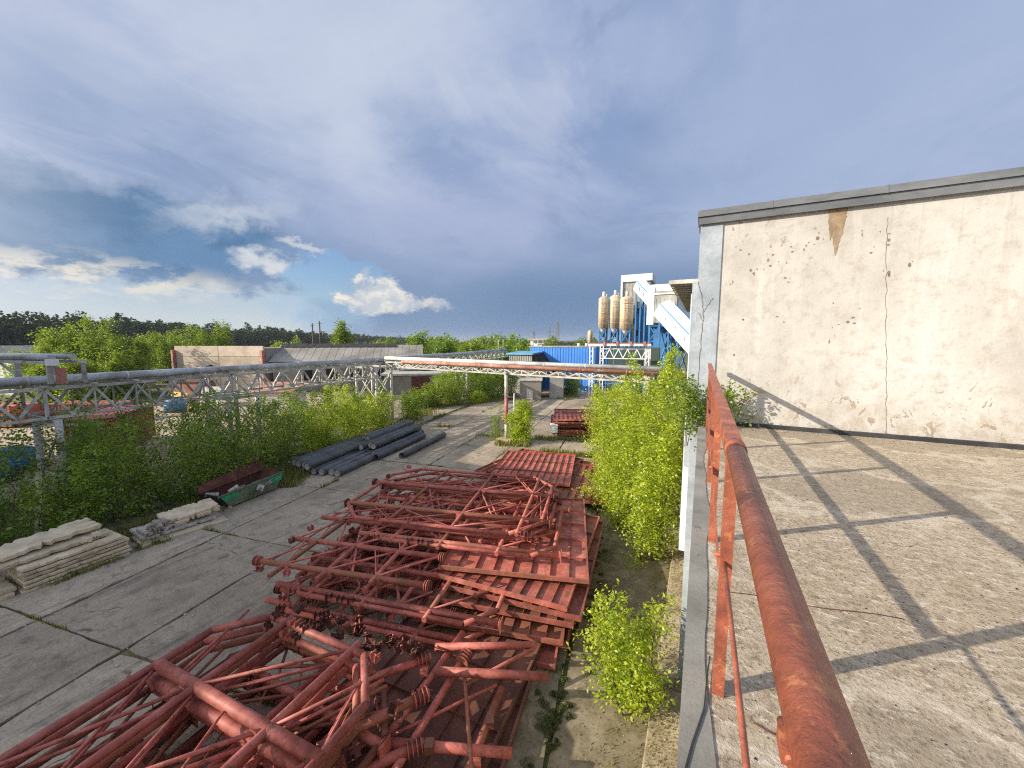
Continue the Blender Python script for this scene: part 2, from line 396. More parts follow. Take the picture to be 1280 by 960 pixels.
w = bpy.data.worlds.new('World'); sc.world = w; w.use_nodes = True
def make_sky():
    nt = NT(w.node_tree); nt.n.clear()
    d = nt.node('ShaderNodeTexCoord').outputs['Generated']
    x, y, z = nt.sep(d)
    az = nt.m('MULTIPLY', nt.m('ARCTAN2', x, y), 57.2958)
    el = nt.m('MULTIPLY', nt.m('ARCSINE', z), 57.2958)
    zz = nt.m('ADD', nt.m('MAXIMUM', z, 0), .16)
    cb = nt.node('ShaderNodeCombineXYZ'); nt.l.new(nt.m('DIVIDE', x, zz), cb.inputs[0]); nt.l.new(nt.m('DIVIDE', y, zz), cb.inputs[1])
    P = cb.outputs[0]
    wa = nt.noise(nt.mapping(d, (1, 1, 2)), 5.5, 7, .6); wb = nt.noise(nt.mapping(d, (1, 1, 2), loc=(4, 2, 1)), 5.5, 7, .6)
    wf = nt.noise(nt.mapping(d, (1, 1, 1.6)), 17, 6, .62); wg = nt.noise(nt.mapping(d, (1, 1, 1.6), loc=(3, 5, 2)), 17, 6, .62)
    azw = nt.m('ADD', az, nt.m('MULTIPLY', nt.m('SUBTRACT', wa, .5), 26)); elw = nt.m('ADD', el, nt.m('MULTIPLY', nt.m('SUBTRACT', wb, .5), 11))
    azf = nt.m('ADD', az, nt.m('MULTIPLY', nt.m('SUBTRACT', wf, .5), 9)); elf = nt.m('ADD', el, nt.m('MULTIPLY', nt.m('SUBTRACT', wg, .5), 6))
    def blob(a0, e0, ra, re, lo=1.25, hi=.55, rot=0, warp=True):
        A, E = (azw, elw) if warp is True else ((azf, elf) if warp == 'f' else (az, el))
        dx = nt.m('SUBTRACT', A, a0); dy = nt.m('SUBTRACT', E, e0)
        c, s_ = math.cos(R(rot)), math.sin(R(rot))
        u = nt.m('DIVIDE', nt.m('ADD', nt.m('MULTIPLY', dx, c), nt.m('MULTIPLY', dy, s_)), ra)
        v = nt.m('DIVIDE', nt.m('SUBTRACT', nt.m('MULTIPLY', dy, c), nt.m('MULTIPLY', dx, s_)), re)
        rr = nt.m('SQRT', nt.m('ADD', nt.m('MULTIPLY', u, u), nt.m('MULTIPLY', v, v)))
        return nt.step(rr, hi, lo, 1, 0)
    big = nt.noise(nt.mapping(P, (1, 1, 1), loc=(1.3, .4, 0)), .75, 8, .58, .5)
    med = nt.noise(nt.mapping(P, (1, .6, 1), (0, 0, R(35)), (5, 2, 0)), 2.3, 9, .62, .9)
    # storm deck
    col = nt.mix(nt.step(el, 3, 24), srgb(122, 149, 184), srgb(166, 181, 214))
    col = nt.mix(nt.m('MULTIPLY', nt.step(big, .44, .66), nt.step(el, 8, 20)), col, srgb(192, 204, 227))
    col = nt.mix(nt.m('MULTIPLY', nt.step(big, .52, .34), nt.m('MULTIPLY', nt.step(el, 6, 18), .9)), col, srgb(134, 157, 197))
    col = nt.mix(nt.m('MULTIPLY', nt.step(med, .5, .68), nt.m('MULTIPLY', nt.step(el, 10, 22), nt.step(az, 8, -25, .25, .55))), col, srgb(194, 203, 224))
    col = nt.mix(nt.m('MULTIPLY', nt.step(med, .48, .32), nt.m('MULTIPLY', nt.step(el, 6, 16), .6)), col, srgb(128, 149, 186))
    col = nt.mix(nt.m('MULTIPLY', blob(-52, 34, 22, 15, 1.3, .2), .6), col, srgb(208, 216, 232))
    col = nt.mix(nt.m('MULTIPLY', blob(-33, 17, 18, 7, 1.4, .1), .75), col, srgb(170, 181, 214))
    col = nt.mix(nt.m('MULTIPLY', blob(-12, 26, 7, 4.5, 1.4, .2, 0, 'f'), .8), col, srgb(122, 149, 192))
    col = nt.mix(nt.m('MULTIPLY', blob(-36, 24, 9, 4, 1.5, .1, -25, 'f'), .7), col, srgb(134, 158, 198))
    col = nt.mix(nt.m('MULTIPLY', blob(18, 24, 30, 17, 1.4, .3), .75), col, srgb(170, 186, 217))
    col = nt.mix(nt.m('MULTIPLY', blob(-70, 23, 14, 5, 1.5, .2), .4), col, srgb(142, 164, 198))
    # dark shelf on the left with its pale streaks
    col = nt.mix(nt.m('MULTIPLY', blob(-73, 11.2, 18, 5.0, 1.15, .7, 4, 'f'), .97), col, nt.mix(nt.step(wa, .4, .62), srgb(84, 124, 165), srgb(108, 143, 182)))
    col = nt.mix(nt.m('MULTIPLY', blob(-63, 9.6, 9, 1.9, 1.3, .4, 3, 'f'), .85), col, srgb(106, 143, 183))
    col = nt.mix(nt.m('MULTIPLY', blob(-62, 14.6, 6, 1.5, 1.6, .05, 14, 'f'), .8), col, srgb(200, 208, 222))
    col = nt.mix(nt.m('MULTIPLY', blob(-70, 15.6, 9, 1.0, 1.6, .05, 8, 'f'), .5), col, srgb(160, 176, 204))
    # bright strip along the left horizon
    strip = nt.m('MULTIPLY', nt.step(elf, 7.4, 5.2), nt.step(azf, -50, -57))
    col = nt.mix(strip, col, nt.mix(nt.step(el, 1, 6), srgb(206, 216, 219), srgb(186, 203, 218)))
    cum2 = nt.m('MULTIPLY', nt.step(nt.noise(nt.mapping(d, (1, 1, 2.6)), 14, 6, .6), .44, .60), blob(-76, 6.3, 14, 2.4, 1.4, .3, 0, False))
    col = nt.mix(nt.m('MULTIPLY', cum2, .85), col, srgb(238, 231, 214))
    # rain slate towards the right horizon
    col = nt.mix(nt.m('MULTIPLY', nt.m('MULTIPLY', nt.step(az, -38, -22), nt.step(el, 12, 6)), .85), col, srgb(108, 138, 176))
    # clear gap
    sky = nt.node('ShaderNodeTexSky', sky_type='NISHITA')
    sky.sun_disc = False; sky.sun_elevation = R(23.3); sky.sun_rotation = R(232.3)
    sky.altitude = 100; sky.air_density = 1.2; sky.dust_density = .6; sky.ozone_density = 1.5
    gap = nt.m('MAXIMUM', blob(-52.0, 8.2, 4.2, 2.9, 1.25, .65, 0, 'f'), blob(-47.5, 9.6, 5.5, 1.4, 1.15, .75, -18, 'f'))
    gap2 = blob(-52, 4.2, 7, 3.0, 1.3, .5, 0, 'f')
    # lit cumulus beside the gap
    cum = nt.m('MAXIMUM', blob(-45.4, 6.4, 4.8, 2.7, 1.15, .72, 0, 'f'), nt.m('MULTIPLY', blob(-40, 5.6, 5, 1.2, 1.3, .5, -8, 'f'), .7))
    cumcol = nt.mix(nt.step(wf, .38, .62), srgb(196, 204, 214), srgb(246, 240, 228))
    wb1 = nt.m('MAXIMUM', blob(-58, 9.6, 3.4, 1.3, 1.5, .2, -12, 'f'), nt.m('MULTIPLY', blob(-53.5, 11.6, 3.2, .7, 1.3, .4, -18, 'f'), .7))
    col = nt.mix(wb1, col, srgb(214, 219, 225))
    colc = nt.mix(nt.m('MULTIPLY', gap2, .55), col, srgb(168, 200, 226))
    # unseen sky behind the camera, brightened to fill the shade, most round the sun
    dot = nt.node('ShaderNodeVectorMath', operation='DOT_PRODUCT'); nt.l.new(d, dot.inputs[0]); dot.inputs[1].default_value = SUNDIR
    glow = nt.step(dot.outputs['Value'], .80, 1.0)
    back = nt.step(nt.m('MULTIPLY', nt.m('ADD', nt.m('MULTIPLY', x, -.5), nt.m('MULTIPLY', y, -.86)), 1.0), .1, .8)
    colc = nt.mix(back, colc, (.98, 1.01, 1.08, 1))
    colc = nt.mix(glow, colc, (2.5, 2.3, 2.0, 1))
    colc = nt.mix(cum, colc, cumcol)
    b1 = nt.node('ShaderNodeBackground'); b2 = nt.node('ShaderNodeBackground')
    tint = nt.mix(1.0, sky.outputs[0], (.80, .95, 1.25, 1), 'MULTIPLY')
    nt.l.new(tint, b1.inputs[0]); b1.inputs[1].default_value = .082
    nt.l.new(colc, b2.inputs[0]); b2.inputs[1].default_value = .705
    mx = nt.node('ShaderNodeMixShader')
    nt.l.new(nt.m('SUBTRACT', 1.0, nt.m('MULTIPLY', nt.m('MULTIPLY', gap, .92), nt.m('SUBTRACT', 1.0, cum))), mx.inputs[0])
    nt.l.new(b1.outputs[0], mx.inputs[1]); nt.l.new(b2.outputs[0], mx.inputs[2])
    out = nt.node('ShaderNodeOutputWorld'); nt.l.new(mx.outputs[0], out.inputs[0])
make_sky()
vs = sc.view_settings
vs.view_transform = 'Standard'; vs.look = 'None'; vs.exposure = 0.5; vs.gamma = 1; vs.use_curve_mapping = False
sc.render.engine = 'CYCLES'
sc.cycles.max_bounces = 6; sc.cycles.diffuse_bounces = 3; sc.cycles.glossy_bounces = 2; sc.cycles.transmission_bounces = 3
sc.cycles.use_denoising = False
sc.cycles.filter_width = 1.15
sc.cycles.use_adaptive_sampling = False
sc.cycles.sample_clamp_indirect = 6

# ------------------------------------------------------------------ ground, yard, lot
def fb(x, y, seed=0):   # cheap value wobble
    return math.sin(x * 1.7 + seed) * .5 + math.sin(y * 2.3 + seed * 1.7 + x) * .3 + math.sin(x * 5.1 - y * 4.3 + seed) * .2

S = 4000
gm = MB(); gm.add([(-S, -S, -.06), (S, -S, -.06), (S, S, -.06), (-S, S, -.06)], [(0, 1, 2, 3)])
tag(gm.build('ground', M['ground']), kind='structure')
A9 = R(9.0); U9 = Vector((math.cos(A9), math.sin(A9), 0)); V9 = Vector((-math.sin(A9), math.cos(A9), 0)); O9 = Vector((-11.56, 3.28, 0))
def Y9(u, v, z=0): return O9 + U9 * u + V9 * v + Vector((0, 0, z))
def build_yard():
    rnd = random.Random(4)
    mb = MB(); tint = []
    SW, SL, gp = 3.25, 4.65, .024
    for i in range(-5, 7):
        for j in range(-8, 13):
            if i < -2 and j < 4 + (-3 - i) * 1: continue
            z = rnd.uniform(-.012, .012); t = rnd.uniform(.86, 1.14)
            gx = gp * rnd.uniform(.7, 1.6)
            u0, u1, v0, v1 = i * SW + gx, (i + 1) * SW - gx, j * SL + gx, (j + 1) * SL - gx
            if i == -2: u0 += 0.55
            n = 6
            # edge with small chips
            ring = []
            def edge(a, b, k):
                for q in range(k):
                    f = q / k
                    yield (a[0] + (b[0] - a[0]) * f, a[1] + (b[1] - a[1]) * f)
            cs = [(u0, v0), (u1, v0), (u1, v1), (u0, v1)]
            for a, b, k in ((0, 1, 9), (1, 2, 13), (2, 3, 9), (3, 0, 13)):
                for (uu, vv) in edge(cs[a], cs[b], k):
                    e = rnd.random() ** 5 * .07
                    uu += (-e if uu > (u0 + u1) / 2 else e); vv += (-e if vv > (v0 + v1) / 2 else e)
                    ring.append(Y9(uu, vv, z))
            k = len(ring)
            low = [p - Vector((0, 0, .05)) for p in ring]
            b = len(mb.v)
            mb.add(ring + low, [tuple(range(k))] + [(q, k + q, k + (q + 1) % k, (q + 1) % k) for q in range(k)])
            tint += [t] * (k + 1)
    o = mb.build('concrete_yard', M['yard'])
    at = o.data.attributes.new('tint', 'FLOAT', 'FACE'); at.data.foreach_set('value', tint[:len(o.data.polygons)])
    tag(o, kind='structure')
build_yard()
# pale sandy lot behind the bushes on the left
lot = MB(); lot.prism([(-60, -20), (-27.5, -20), (-27.0, 8), (-29.5, 22), (-31, 34), (-52, 34), (-62, 20)], -.055, -.03)
tag(lot.build('sandy_lot', M['lot']), kind='structure')
path = MB(); path.prism([(-31, 26), (-25.5, 25), (-26.5, 40), (-34, 44)], -.055, -.02)
tag(path.build('side_path', M['lot']), kind='structure')
# concrete strip along the foot of the building
kb = MB()
rk = random.Random(9); yy = -12.0
while yy < 60:
    L = rk.uniform(2.6, 4.2); z = .10 + rk.uniform(-.015, .02)
    kb.prism([(-.57 + rk.uniform(-.02, .02), yy + .02), (-.01, yy + .02), (-.01, yy + L - .02), (-.57 + rk.uniform(-.02, .02), yy + L - .02)], -.05, z)
    yy += L
tag(kb.build('pavement_strip', M['kerb'], bevel=.02), kind='structure')

# ------------------------------------------------------------------ the roof the camera stands on
low = empty('flat_roofed_building', (6, 0, 0), 0, 'low building whose speckled concrete roof carries the rusty railing', 'building')
o0 = Vector((6, 0, 0))
mb = MB(); mb.box2((.02, -14, 0), (14, 7.99, 5.30)); mb.build('wall', M['brick'], low, o0)
mb = MB(); mb.box2((-.01, -14, 5.302), (14, 7.985, 5.497)); mb.build('roof_slab', M['roof'], low, o0)
def flashing():
    rnd = random.Random(3)
    mb = MB(); n = 90; L = []; Rr = []
    for i in range(n + 1):
        y = -6 + 13.95 * i / n
        L.append((-.012, y)); Rr.append((.10 + .018 * math.sin(y * 2.1) + .012 * math.sin(y * 5.3 + 1) + rnd.uniform(-.004, .004), y))
    vsx = [(x, y, 5.505) for x, y in L] + [(x, y, 5.503) for x, y in Rr] + [(x, y, 5.38) for x, y in L]
    m = n + 1
    fs = [(i, m + i, m + i + 1, i + 1) for i in range(n)] + [(i, i + 1, 2 * m + i + 1, 2 * m + i) for i in range(n)]
    mb.add(vsx, fs)
    mb.build('roof_felt_edge', M['flash'], low, o0)
    c = MB()
    for pts in ([(.004, 1.28), (.035, 1.45), (.075, 1.62), (.088, 1.80), (.10, 1.93)],):
        for a, b in zip(pts, pts[1:]):
            c.bar((*a, 5.5085), (*b, 5.5085), .006, .003)
    c.build('felt_tear', M['bitumen'], low, o0)
flashing()
mb = MB(); mb.box2((.12, 7.90, 5.499), (14, 7.985, 5.56)); mb.build('bitumen_upstand', M['bitumen'], low, o0)
wmb = MB(); pts = [(.2 + .85 * t, 2.52 + .16 * t + .012 * math.sin(9 * t), 5.503) for t in [i / 12 for i in range(13)]]
wmb.path(pts, .0022, 5)
tag(wmb.build('rusty_wire', M['rustdark'], None, (.2, 2.5, 5.5)), 'thin rusty wire lying across the speckled roof beside the railing post', 'wire')
wmb2 = MB(); wmb2.path([(.25, 1.65, 5.504), (.30, 1.63, 5.506), (.36, 1.63, 5.504)], .003, 5)
tag(wmb2.build('rusty_wire', M['rustdark'], None, (.25, 1.64, 5.5)), 'short rusty wire stub lying on the roof under the railing pipe', 'wire')

# ------------------------------------------------------------------ railing
rail = empty('guard_railing', (.13, 3, 5.5), 0, 'rusty red steel guard railing along the roof edge', 'railing')
ro = Vector((.13, 3, 5.5))
mb = MB(); mb.path([(.128, -2.2, 6.6), (.128, 1.68, 6.6)], .032, 24); pr_ = mb.build('pipe_rail', M['rail'], rail, ro)
mb = MB(); mb.tube((.128, 1.60, 6.6), (.128, 1.665, 6.6), .0365, 24); mb.build('weld_collar', M['rail'], pr_, ro)
mb = MB(); mb.box2((.091, .43, 6.576), (.10, .46, 6.592)); mb.tube((.099, .425, 6.584), (.099, .475, 6.584), .006, 8); mb.build('weld_tab', M['rail'], pr_, ro)
mb = MB()
mb.box2((.096, 1.66, 6.623), (.152, 7.75, 6.629)); mb.box2((.096, 1.66, 6.560), (.102, 7.75, 6.6225))
mb.build('angle_rail', M['rail'], rail, ro)
mb = MB(); mb.box2((.100, 1.79, 6.03), (.106, 7.75, 6.085)); mb.build('middle_rail', M['rail'], rail, ro)
mb = MB(); mb.path([(.122, 1.74, 6.10), (.128, 1.2, 6.075), (.134, .5, 6.06), (.14, -.6, 6.05)], .008, 8); mb.build('thin_rod', M['rail'], rail, ro)
POSTS = []
for y in (.36, 1.75, 3.17, 4.55, 5.95, 7.35):
    mb = MB()
    mb.box2((.106, y - .025, 5.42), (.112, y + .03, 6.558)); mb.box2((.1125, y - .025, 5.42), (.150, y - .019, 6.558))
    POSTS.append(mb.build('post', M['rail'], rail, ro))
for y, z, pk in ((1.78, 6.1, 1), (.38, 6.52, 0), (3.2, 6.06, 2)):
    mb = MB(); mb.tube((.085, y, z), (.118, y, z), .009, 8); mb.tube((.115, y, z), (.123, y, z), .014, 6); mb.build('bolt', M['rail'], POSTS[pk], ro)

# ------------------------------------------------------------------ tall building with the cream end wall
tall = empty('workshop_building', (6, 9, 0), 0, 'taller workshop with peeling cream end wall and grey metal roof edge', 'building')
to = Vector((6, 9, 0))
mb = MB(); mb.box2((.22, 8.0, 5.3), (13, 8.25, 9.15)); w_ = mb.build('end_wall', M['plaster'], tall, Vector((0, 0, 0)))
w_.parent = None; w_.parent = tall; w_.location = (-6, -9, 0)
mb = MB(); mb.box2((-.14, 7.98, 0), (.2195, 8.26, 9.15)); mb.build('corner_pier', M['pier'], tall, to)
mb = MB(); mb.box2((-.12, 8.262, 0), (13, 62, 8.95)); mb.build('side_wall', M['brick'], tall, to)
mb = MB(); mb.box2((-.245, 8.05, 2.85), (-.142, 8.16, 7.9)); mb.build('white_corner_trim', M['white'], tall, to)
mb = MB(); mb.box2((-.23, 8.03, 4.6), (-.1405, 8.048, 8.12)); mb.build('corner_return', M['pier'], tall, to)
mb = MB(); mb.box2((-.17, 7.93, 9.20), (13, 8.6, 9.23)); mb.box2((-.17, 7.925, 9.105), (13, 7.945, 9.199)); mb.box2((-.165, 7.947, 9.105), (-.145, 8.6, 9.199)); mb.build('roof_edge', M['coping'], tall, to)
mb = MB(); mb.box2((-.19, 7.90, 9.232), (13, 8.62, 9.34))
for i in range(9): mb.box2((.9 + i * 1.45, 7.895, 9.228), (.93 + i * 1.45, 8.63, 9.345))
mb.build('coping_cap', M['coping'], tall, to)
mb = MB(); mb.box2((-.12, 8.62, 8.96), (13, 62, 9.12)); mb.build('roof', M['bitumen'], tall, to)
# corrugated eave along the side
mb = MB()
for i in range(22):
    y0 = 8.75 + i * .36
    mb.box2((-.66, y0, 8.17), (-.13, y0 + .19, 8.19)); mb.box2((-.66, y0 + .19, 8.20), (-.13, y0 + .36, 8.22))
mb.build('corrugated_eave', M['grey'], tall, to)
mb = MB(); mb.box2((-.69, 8.7, 8.19), (-.13, 8.747, 8.27)); mb.box2((-.70, 8.75, 8.223), (-.13, 16.8, 8.26)); mb.build('eave_top', M['rack'], tall, to)
def cracks():
    rnd = random.Random(12)
    mb = MB()
    def crack(pts, y, wd):
        for a, b in zip(pts, pts[1:]):
            n = 7
            prev = a
            for k in range(1, n + 1):
                q = (a[0] + (b[0] - a[0]) * k / n + rnd.uniform(-.012, .012), a[1] + (b[1] - a[1]) * k / n)
                mb.bar((prev[0], y, prev[1]), (q[0], y, q[1]), wd * rnd.uniform(.6, 1.5), .003, (0, 1, 0))
                prev = q
    crack([(2.43, 8.9), (2.45, 8.5), (2.49, 7.9), (2.54, 7.2), (2.61, 6.4), (2.68, 5.56)], 7.9985, .004)
    crack([(-.13, 8.1), (-.06, 7.85), (-.02, 7.5), (-.04, 7.0), (-.05, 6.3), (-.03, 5.6)], 7.977, .008)
    crack([(-.02, 7.55), (.08, 7.75), (.13, 7.8)], 7.977, .005); crack([(-.03, 7.4), (-.10, 7.55)], 7.977, .008)
    mb.build('crack', worn('crack_brown', (.15, .125, .10, 1), (.09, .075, .06, 1), (.25, .21, .17, 1), 9, 40, .95), tall, to)  # thin brown strips along the wall cracks
    # peeled patch under the coping and smaller chips
    m = worn('bare_render', (.27, .195, .125, 1), (.17, .125, .085, 1), (.38, .29, .20, 1), 6, 40, .95)
    def patch(cx, zt, w_, h, n=16, taper=True, seed=1):
        r = random.Random(seed); L = []; Q = []
        for k in range(n + 1):
            t = k / n
            wd = w_ * (1 - t ** 1.6) if taper else w_ * math.sin(math.pi * (t * .9 + .05))
            L.append((cx - wd * .5 + r.uniform(-.22, .22) * wd * .5, zt - h * t)); Q.append((cx + wd * .5 + r.uniform(-.22, .22) * wd * .5, zt - h * t))
        b = len(pm.v); yk = 7.9972 - .0007 * (seed % 5); pm.v += [(x, yk, z) for x, z in L] + [(x, yk, z) for x, z in Q]; m__ = n + 1
        pm.f += [(b + i, b + m__ + i, b + m__ + i + 1, b + i + 1) for i in range(n)]; pm.sm += [False] * n
    pm = MB(); patch(1.83, 9.12, .20, .74, seed=3); patch(1.75, 9.12, .10, .5, seed=4); patch(1.90, 9.12, .07, .36, seed=5)
    pm.build('peeled_patch', m, tall, to)
    pm = MB(); r = random.Random(8)
    chipn = 0
    for (cx, cz) in ((.52, 8.62), (.64, 8.55), (.93, 8.43), (.98, 8.32), (1.22, 8.60), (1.25, 8.52), (1.42, 8.55), (1.45, 8.6), (1.58, 8.78), (1.6, 8.72), (.72, 8.22), (.7, 8.28), (1.2, 8.1), (1.25, 8.02), (1.18, 8.35), (2.15, 8.7), (2.45, 8.66), (2.46, 8.58), (2.47, 8.5), (2.49, 8.1), (2.5, 8.05), (2.28, 8.4), (2.72, 8.2), (2.2, 7.55), (2.13, 7.4), (2.16, 7.32), (2.08, 7.35), (1.95, 7.3), (1.1, 7.45), (.6, 7.42), (.98, 8.5), (.40, 8.1), (1.85, 7.65), (1.86, 7.05), (.5, 6.8)):
        patch(cx + r.uniform(-.02, .02), cz, r.uniform(.012, .05), r.uniform(.015, .075), 9, False, r.randint(0, 199) * 5)
        if r.random() < .7: patch(cx + r.uniform(-.12, .12), cz + r.uniform(-.1, .1), r.uniform(.008, .022), r.uniform(.01, .035), 6, False, r.randint(0, 199) * 5 + 1)
    m2 = worn('plaster_chip', (.23, .18, .14, 1), (.13, .10, .08, 1), (.33, .27, .21, 1), 9, 40, .95)
    pm.build('plaster_chips', m2, tall, to)
cracks()

# ------------------------------------------------------------------ red tubular frames
def make_frame(name, label, L, W, us, vs, cham=.75, seed=0, rl=.060, rt=.073, closed=True, flush=False):
    rnd = random.Random(seed)
    root = empty(name, (0, 0, 0), 0, label, 'steel frame', 'red tubular frames in the stacks')
    red = M['red']
    # octagonal outline
    if closed:
        c = cham
        ol = [(c, 0), (L - c, 0), (L, c), (L, W - c), (L - c, W), (c, W), (0, W - c), (0, c)]
        mb = MB()
        for a, b in zip(ol, ol[1:] + ol[:1]): mb.tube((*a, 0), (*b, 0), rl, 12)
        mb.build('outer_tube', red, root)
    for v in vs:
        mb = MB(); e0, e1 = (.02, .06) if flush else (rnd.uniform(-.28, -.02), rnd.uniform(.02, .3))
        mb.hollow((e0, v, .0), (L + e1, v, 0.0), rt, rt - .012, 14); ct = mb.build('cross_tube', red, root)
        mb = MB()
        for s_, x in ((0, e0), (1, L + e1)):
            k = 0 if flush else rnd.choice((0, 0, 1, 3))
            for q in range(k):
                xx = x + (-1 if s_ == 0 else 1) * .055 * (q - .8)
                mb = MB(); mb.tube((xx, v, 0), (xx + .016, v, 0), rt + .055, 12); mb.build('flange', M['rustdark'] if rnd.random() < .3 else red, ct)
            if k == 1: mb = MB(); mb.box((x, v, -.02), (.02, .24, .26)); mb.build('end_plate', red, ct)
    for u in us:
        mb = MB(); e0, e1 = rnd.uniform(-.18, .02), rnd.uniform(-.02, .18)
        mb.tube((u, e0, .012), (u, W + e1, .012), rl, 12); mb.build('long_tube', red, root)
    xs = [0] + list(us) + [L]; ys = sorted(set([0] + list(vs) + [W]))
    mb = MB()
    for a, b in zip(xs, xs[1:]):
        for c_, d in zip(ys, ys[1:]):
            if b - a < .5 or d - c_ < .5: continue
            k = rnd.random()
            if k < .62: mb.tube((a + .05, c_ + .05, .03), (b - .05, d - .05, .03), .031, 8)
            if k > .42: mb.tube((a + .05, d - .05, -.02), ((a + b) / 2 if rnd.random() < .5 else b, c_ + .05, -.02), .029, 8)
            if rnd.random() < .35: mb.tube((b - .04, c_ + .1, .0), ((a + b) / 2, d - .1, .02), .020, 8)
    mb.build('brace', red, root)
    mb = MB()
    for v in list(vs):
        for u in us:
            if rnd.random() < .55: mb = MB(); mb.box((u + rnd.choice((-.13, .13)), v - rt - .05, -.02), (.15, .014, .17)); mb.build('gusset_plate', red, root)
    # clamp shoes: little U brackets standing on the outer tube
    for k in range(9):
        mb = MB()
        side = rnd.choice((0, W)); u = rnd.uniform(.2, L - .2)
        if rnd.random() < .35: side = None
        p = Vector((u, side, 0)) if side is not None else Vector((rnd.choice((0, L)), rnd.uniform(.2, W - .2), 0))
        rot = Matrix.Rotation(rnd.uniform(-.5, .5) + (0 if side is not None else math.pi / 2), 3, 'Z')
        for dx in (-.06, .06): mb.box(p + rot @ Vector((dx, 0, .06)), (.012, .13, .15), rot)
        mb.box(p + rot @ Vector((0, 0, .0)), (.13, .13, .014), rot)
        if rnd.random() < .6:
            mb.tube(p + rot @ Vector((-.11, 0, .10)), p + rot @ Vector((.11, 0, .10)), .012, 6)
            mb.tube(p + rot @ Vector((.08, 0, .10)), p + rot @ Vector((.1, 0, .10)), .024, 6)
        mb.build('clamp_shoe', M['red'] if rnd.random() < .6 else M['rustdark'], root)
    return root
def put(o, x, y, z, deg, tx=0, ty=0):
    o.location = (x, y, z); o.rotation_euler = (R(tx), R(ty), R(deg)); return o
rf = random.Random(21)
ORD = ['topmost', 'second from the top', 'third from the top', 'fourth from the top', 'fifth from the top', 'lowest']
# nearest stack
A_ = make_frame('tubular_frame', 'x', 3.9, 5.42, (1.15, 2.9), (.35, 1.95, 3.85), .72, 5, rt=.092, rl=.068, flush=True)
B_ = make_frame('tubular_frame', 'x', 3.9, 6.0, (.7, 1.9, 3.1), (.9, 2.6, 4.4, 5.3), .6, 6)
for k in range(6):
    o = A_ if k == 0 else (B_ if k == 3 else copy_tree(A_))
    dx, dy, dr = (0, 0, 0) if k == 0 else (rf.uniform(-.15, .2), rf.uniform(-.55, .12), rf.uniform(-2, 2))
    put(o, -8.07 + dx, -1.085 + dy, 1.42 - .23 * k, 3 + dr, 0, rf.uniform(-1, 1) if k else 0)
    o['label'] = '%s of the red tubular frames in the nearest pile on the yard' % ORD[k]
# odd lengths sticking out of the near stack
for i, (a, b, r_) in enumerate([((-4.9, 3.3, .95), (-3.95, 4.75, 1.0), .075), ((-4.75, 3.1, .5), (-3.7, 4.3, .62), .08), ((-5.2, 1.5, .35), (-3.7, 3.3, .45), .075), ((-5.6, 4.2, .8), (-4.5, 5.5, .85), .07)]):
    t = empty('tube_end', a, 0, ['red tube stub angling up from the right end of the near pile', 'lower red tube stub poking out at the right of the near pile', 'red tube lying low at the right foot of the near pile', 'red tube stub with flanges at the back corner of the near pile'][i], 'steel tube')
    va, vb = Vector(a), Vector(b); d = (vb - va).normalized()
    mb = MB(); mb.hollow(va, vb, r_, r_ - .012, 14); mb.build('tube', M['red'], t, va)
    for q in range(4): mb = MB(); mb.tube(vb - d * (.07 * q + .05), vb - d * (.07 * q + .034), r_ + .06, 12); mb.build('flange', M['red'], t, va)
# middle stack, front half
Cc = make_frame('tubular_frame', 'x', 4.5, 4.1, (.7, 1.95, 3.3), (.35, 1.55, 2.9), .4, 11, closed=False)
D_ = make_frame('tubular_frame', 'x', 5.6, 3.6, (.9, 2.4, 4.1), (.2, 1.5, 3.1), .6, 14)
fr = [(Cc, -10.1, 5.35, 1.22, 14), (D_, -8.75, 7.75, 1.27, 14), (None, -9.35, 5.55, .76, 12), (None, -9.5, 5.5, .52, 15), (None, -9.6, 5.4, .32, 12), (None, -9.3, 5.4, .12, 15)]
for k, (o, x, y, z, a) in enumerate(fr):
    if o is None: o = copy_tree(Cc if k % 2 else D_)
    put(o, x, y, z, a, rf.uniform(-.8, .8), rf.uniform(-.6, .6))
    o['label'] = ['red tubular frame with flanged ends on the left shoulder of the middle pile', 'red tubular frame lying across the ribbed plates under the highest frame', 'upper one of the four frames under the left shoulder of the middle pile',
                  'second of the four frames under the left shoulder of the middle pile', 'third of the four frames under the left shoulder of the middle pile', 'bottom one of the four frames under the left shoulder of the middle pile'][k]
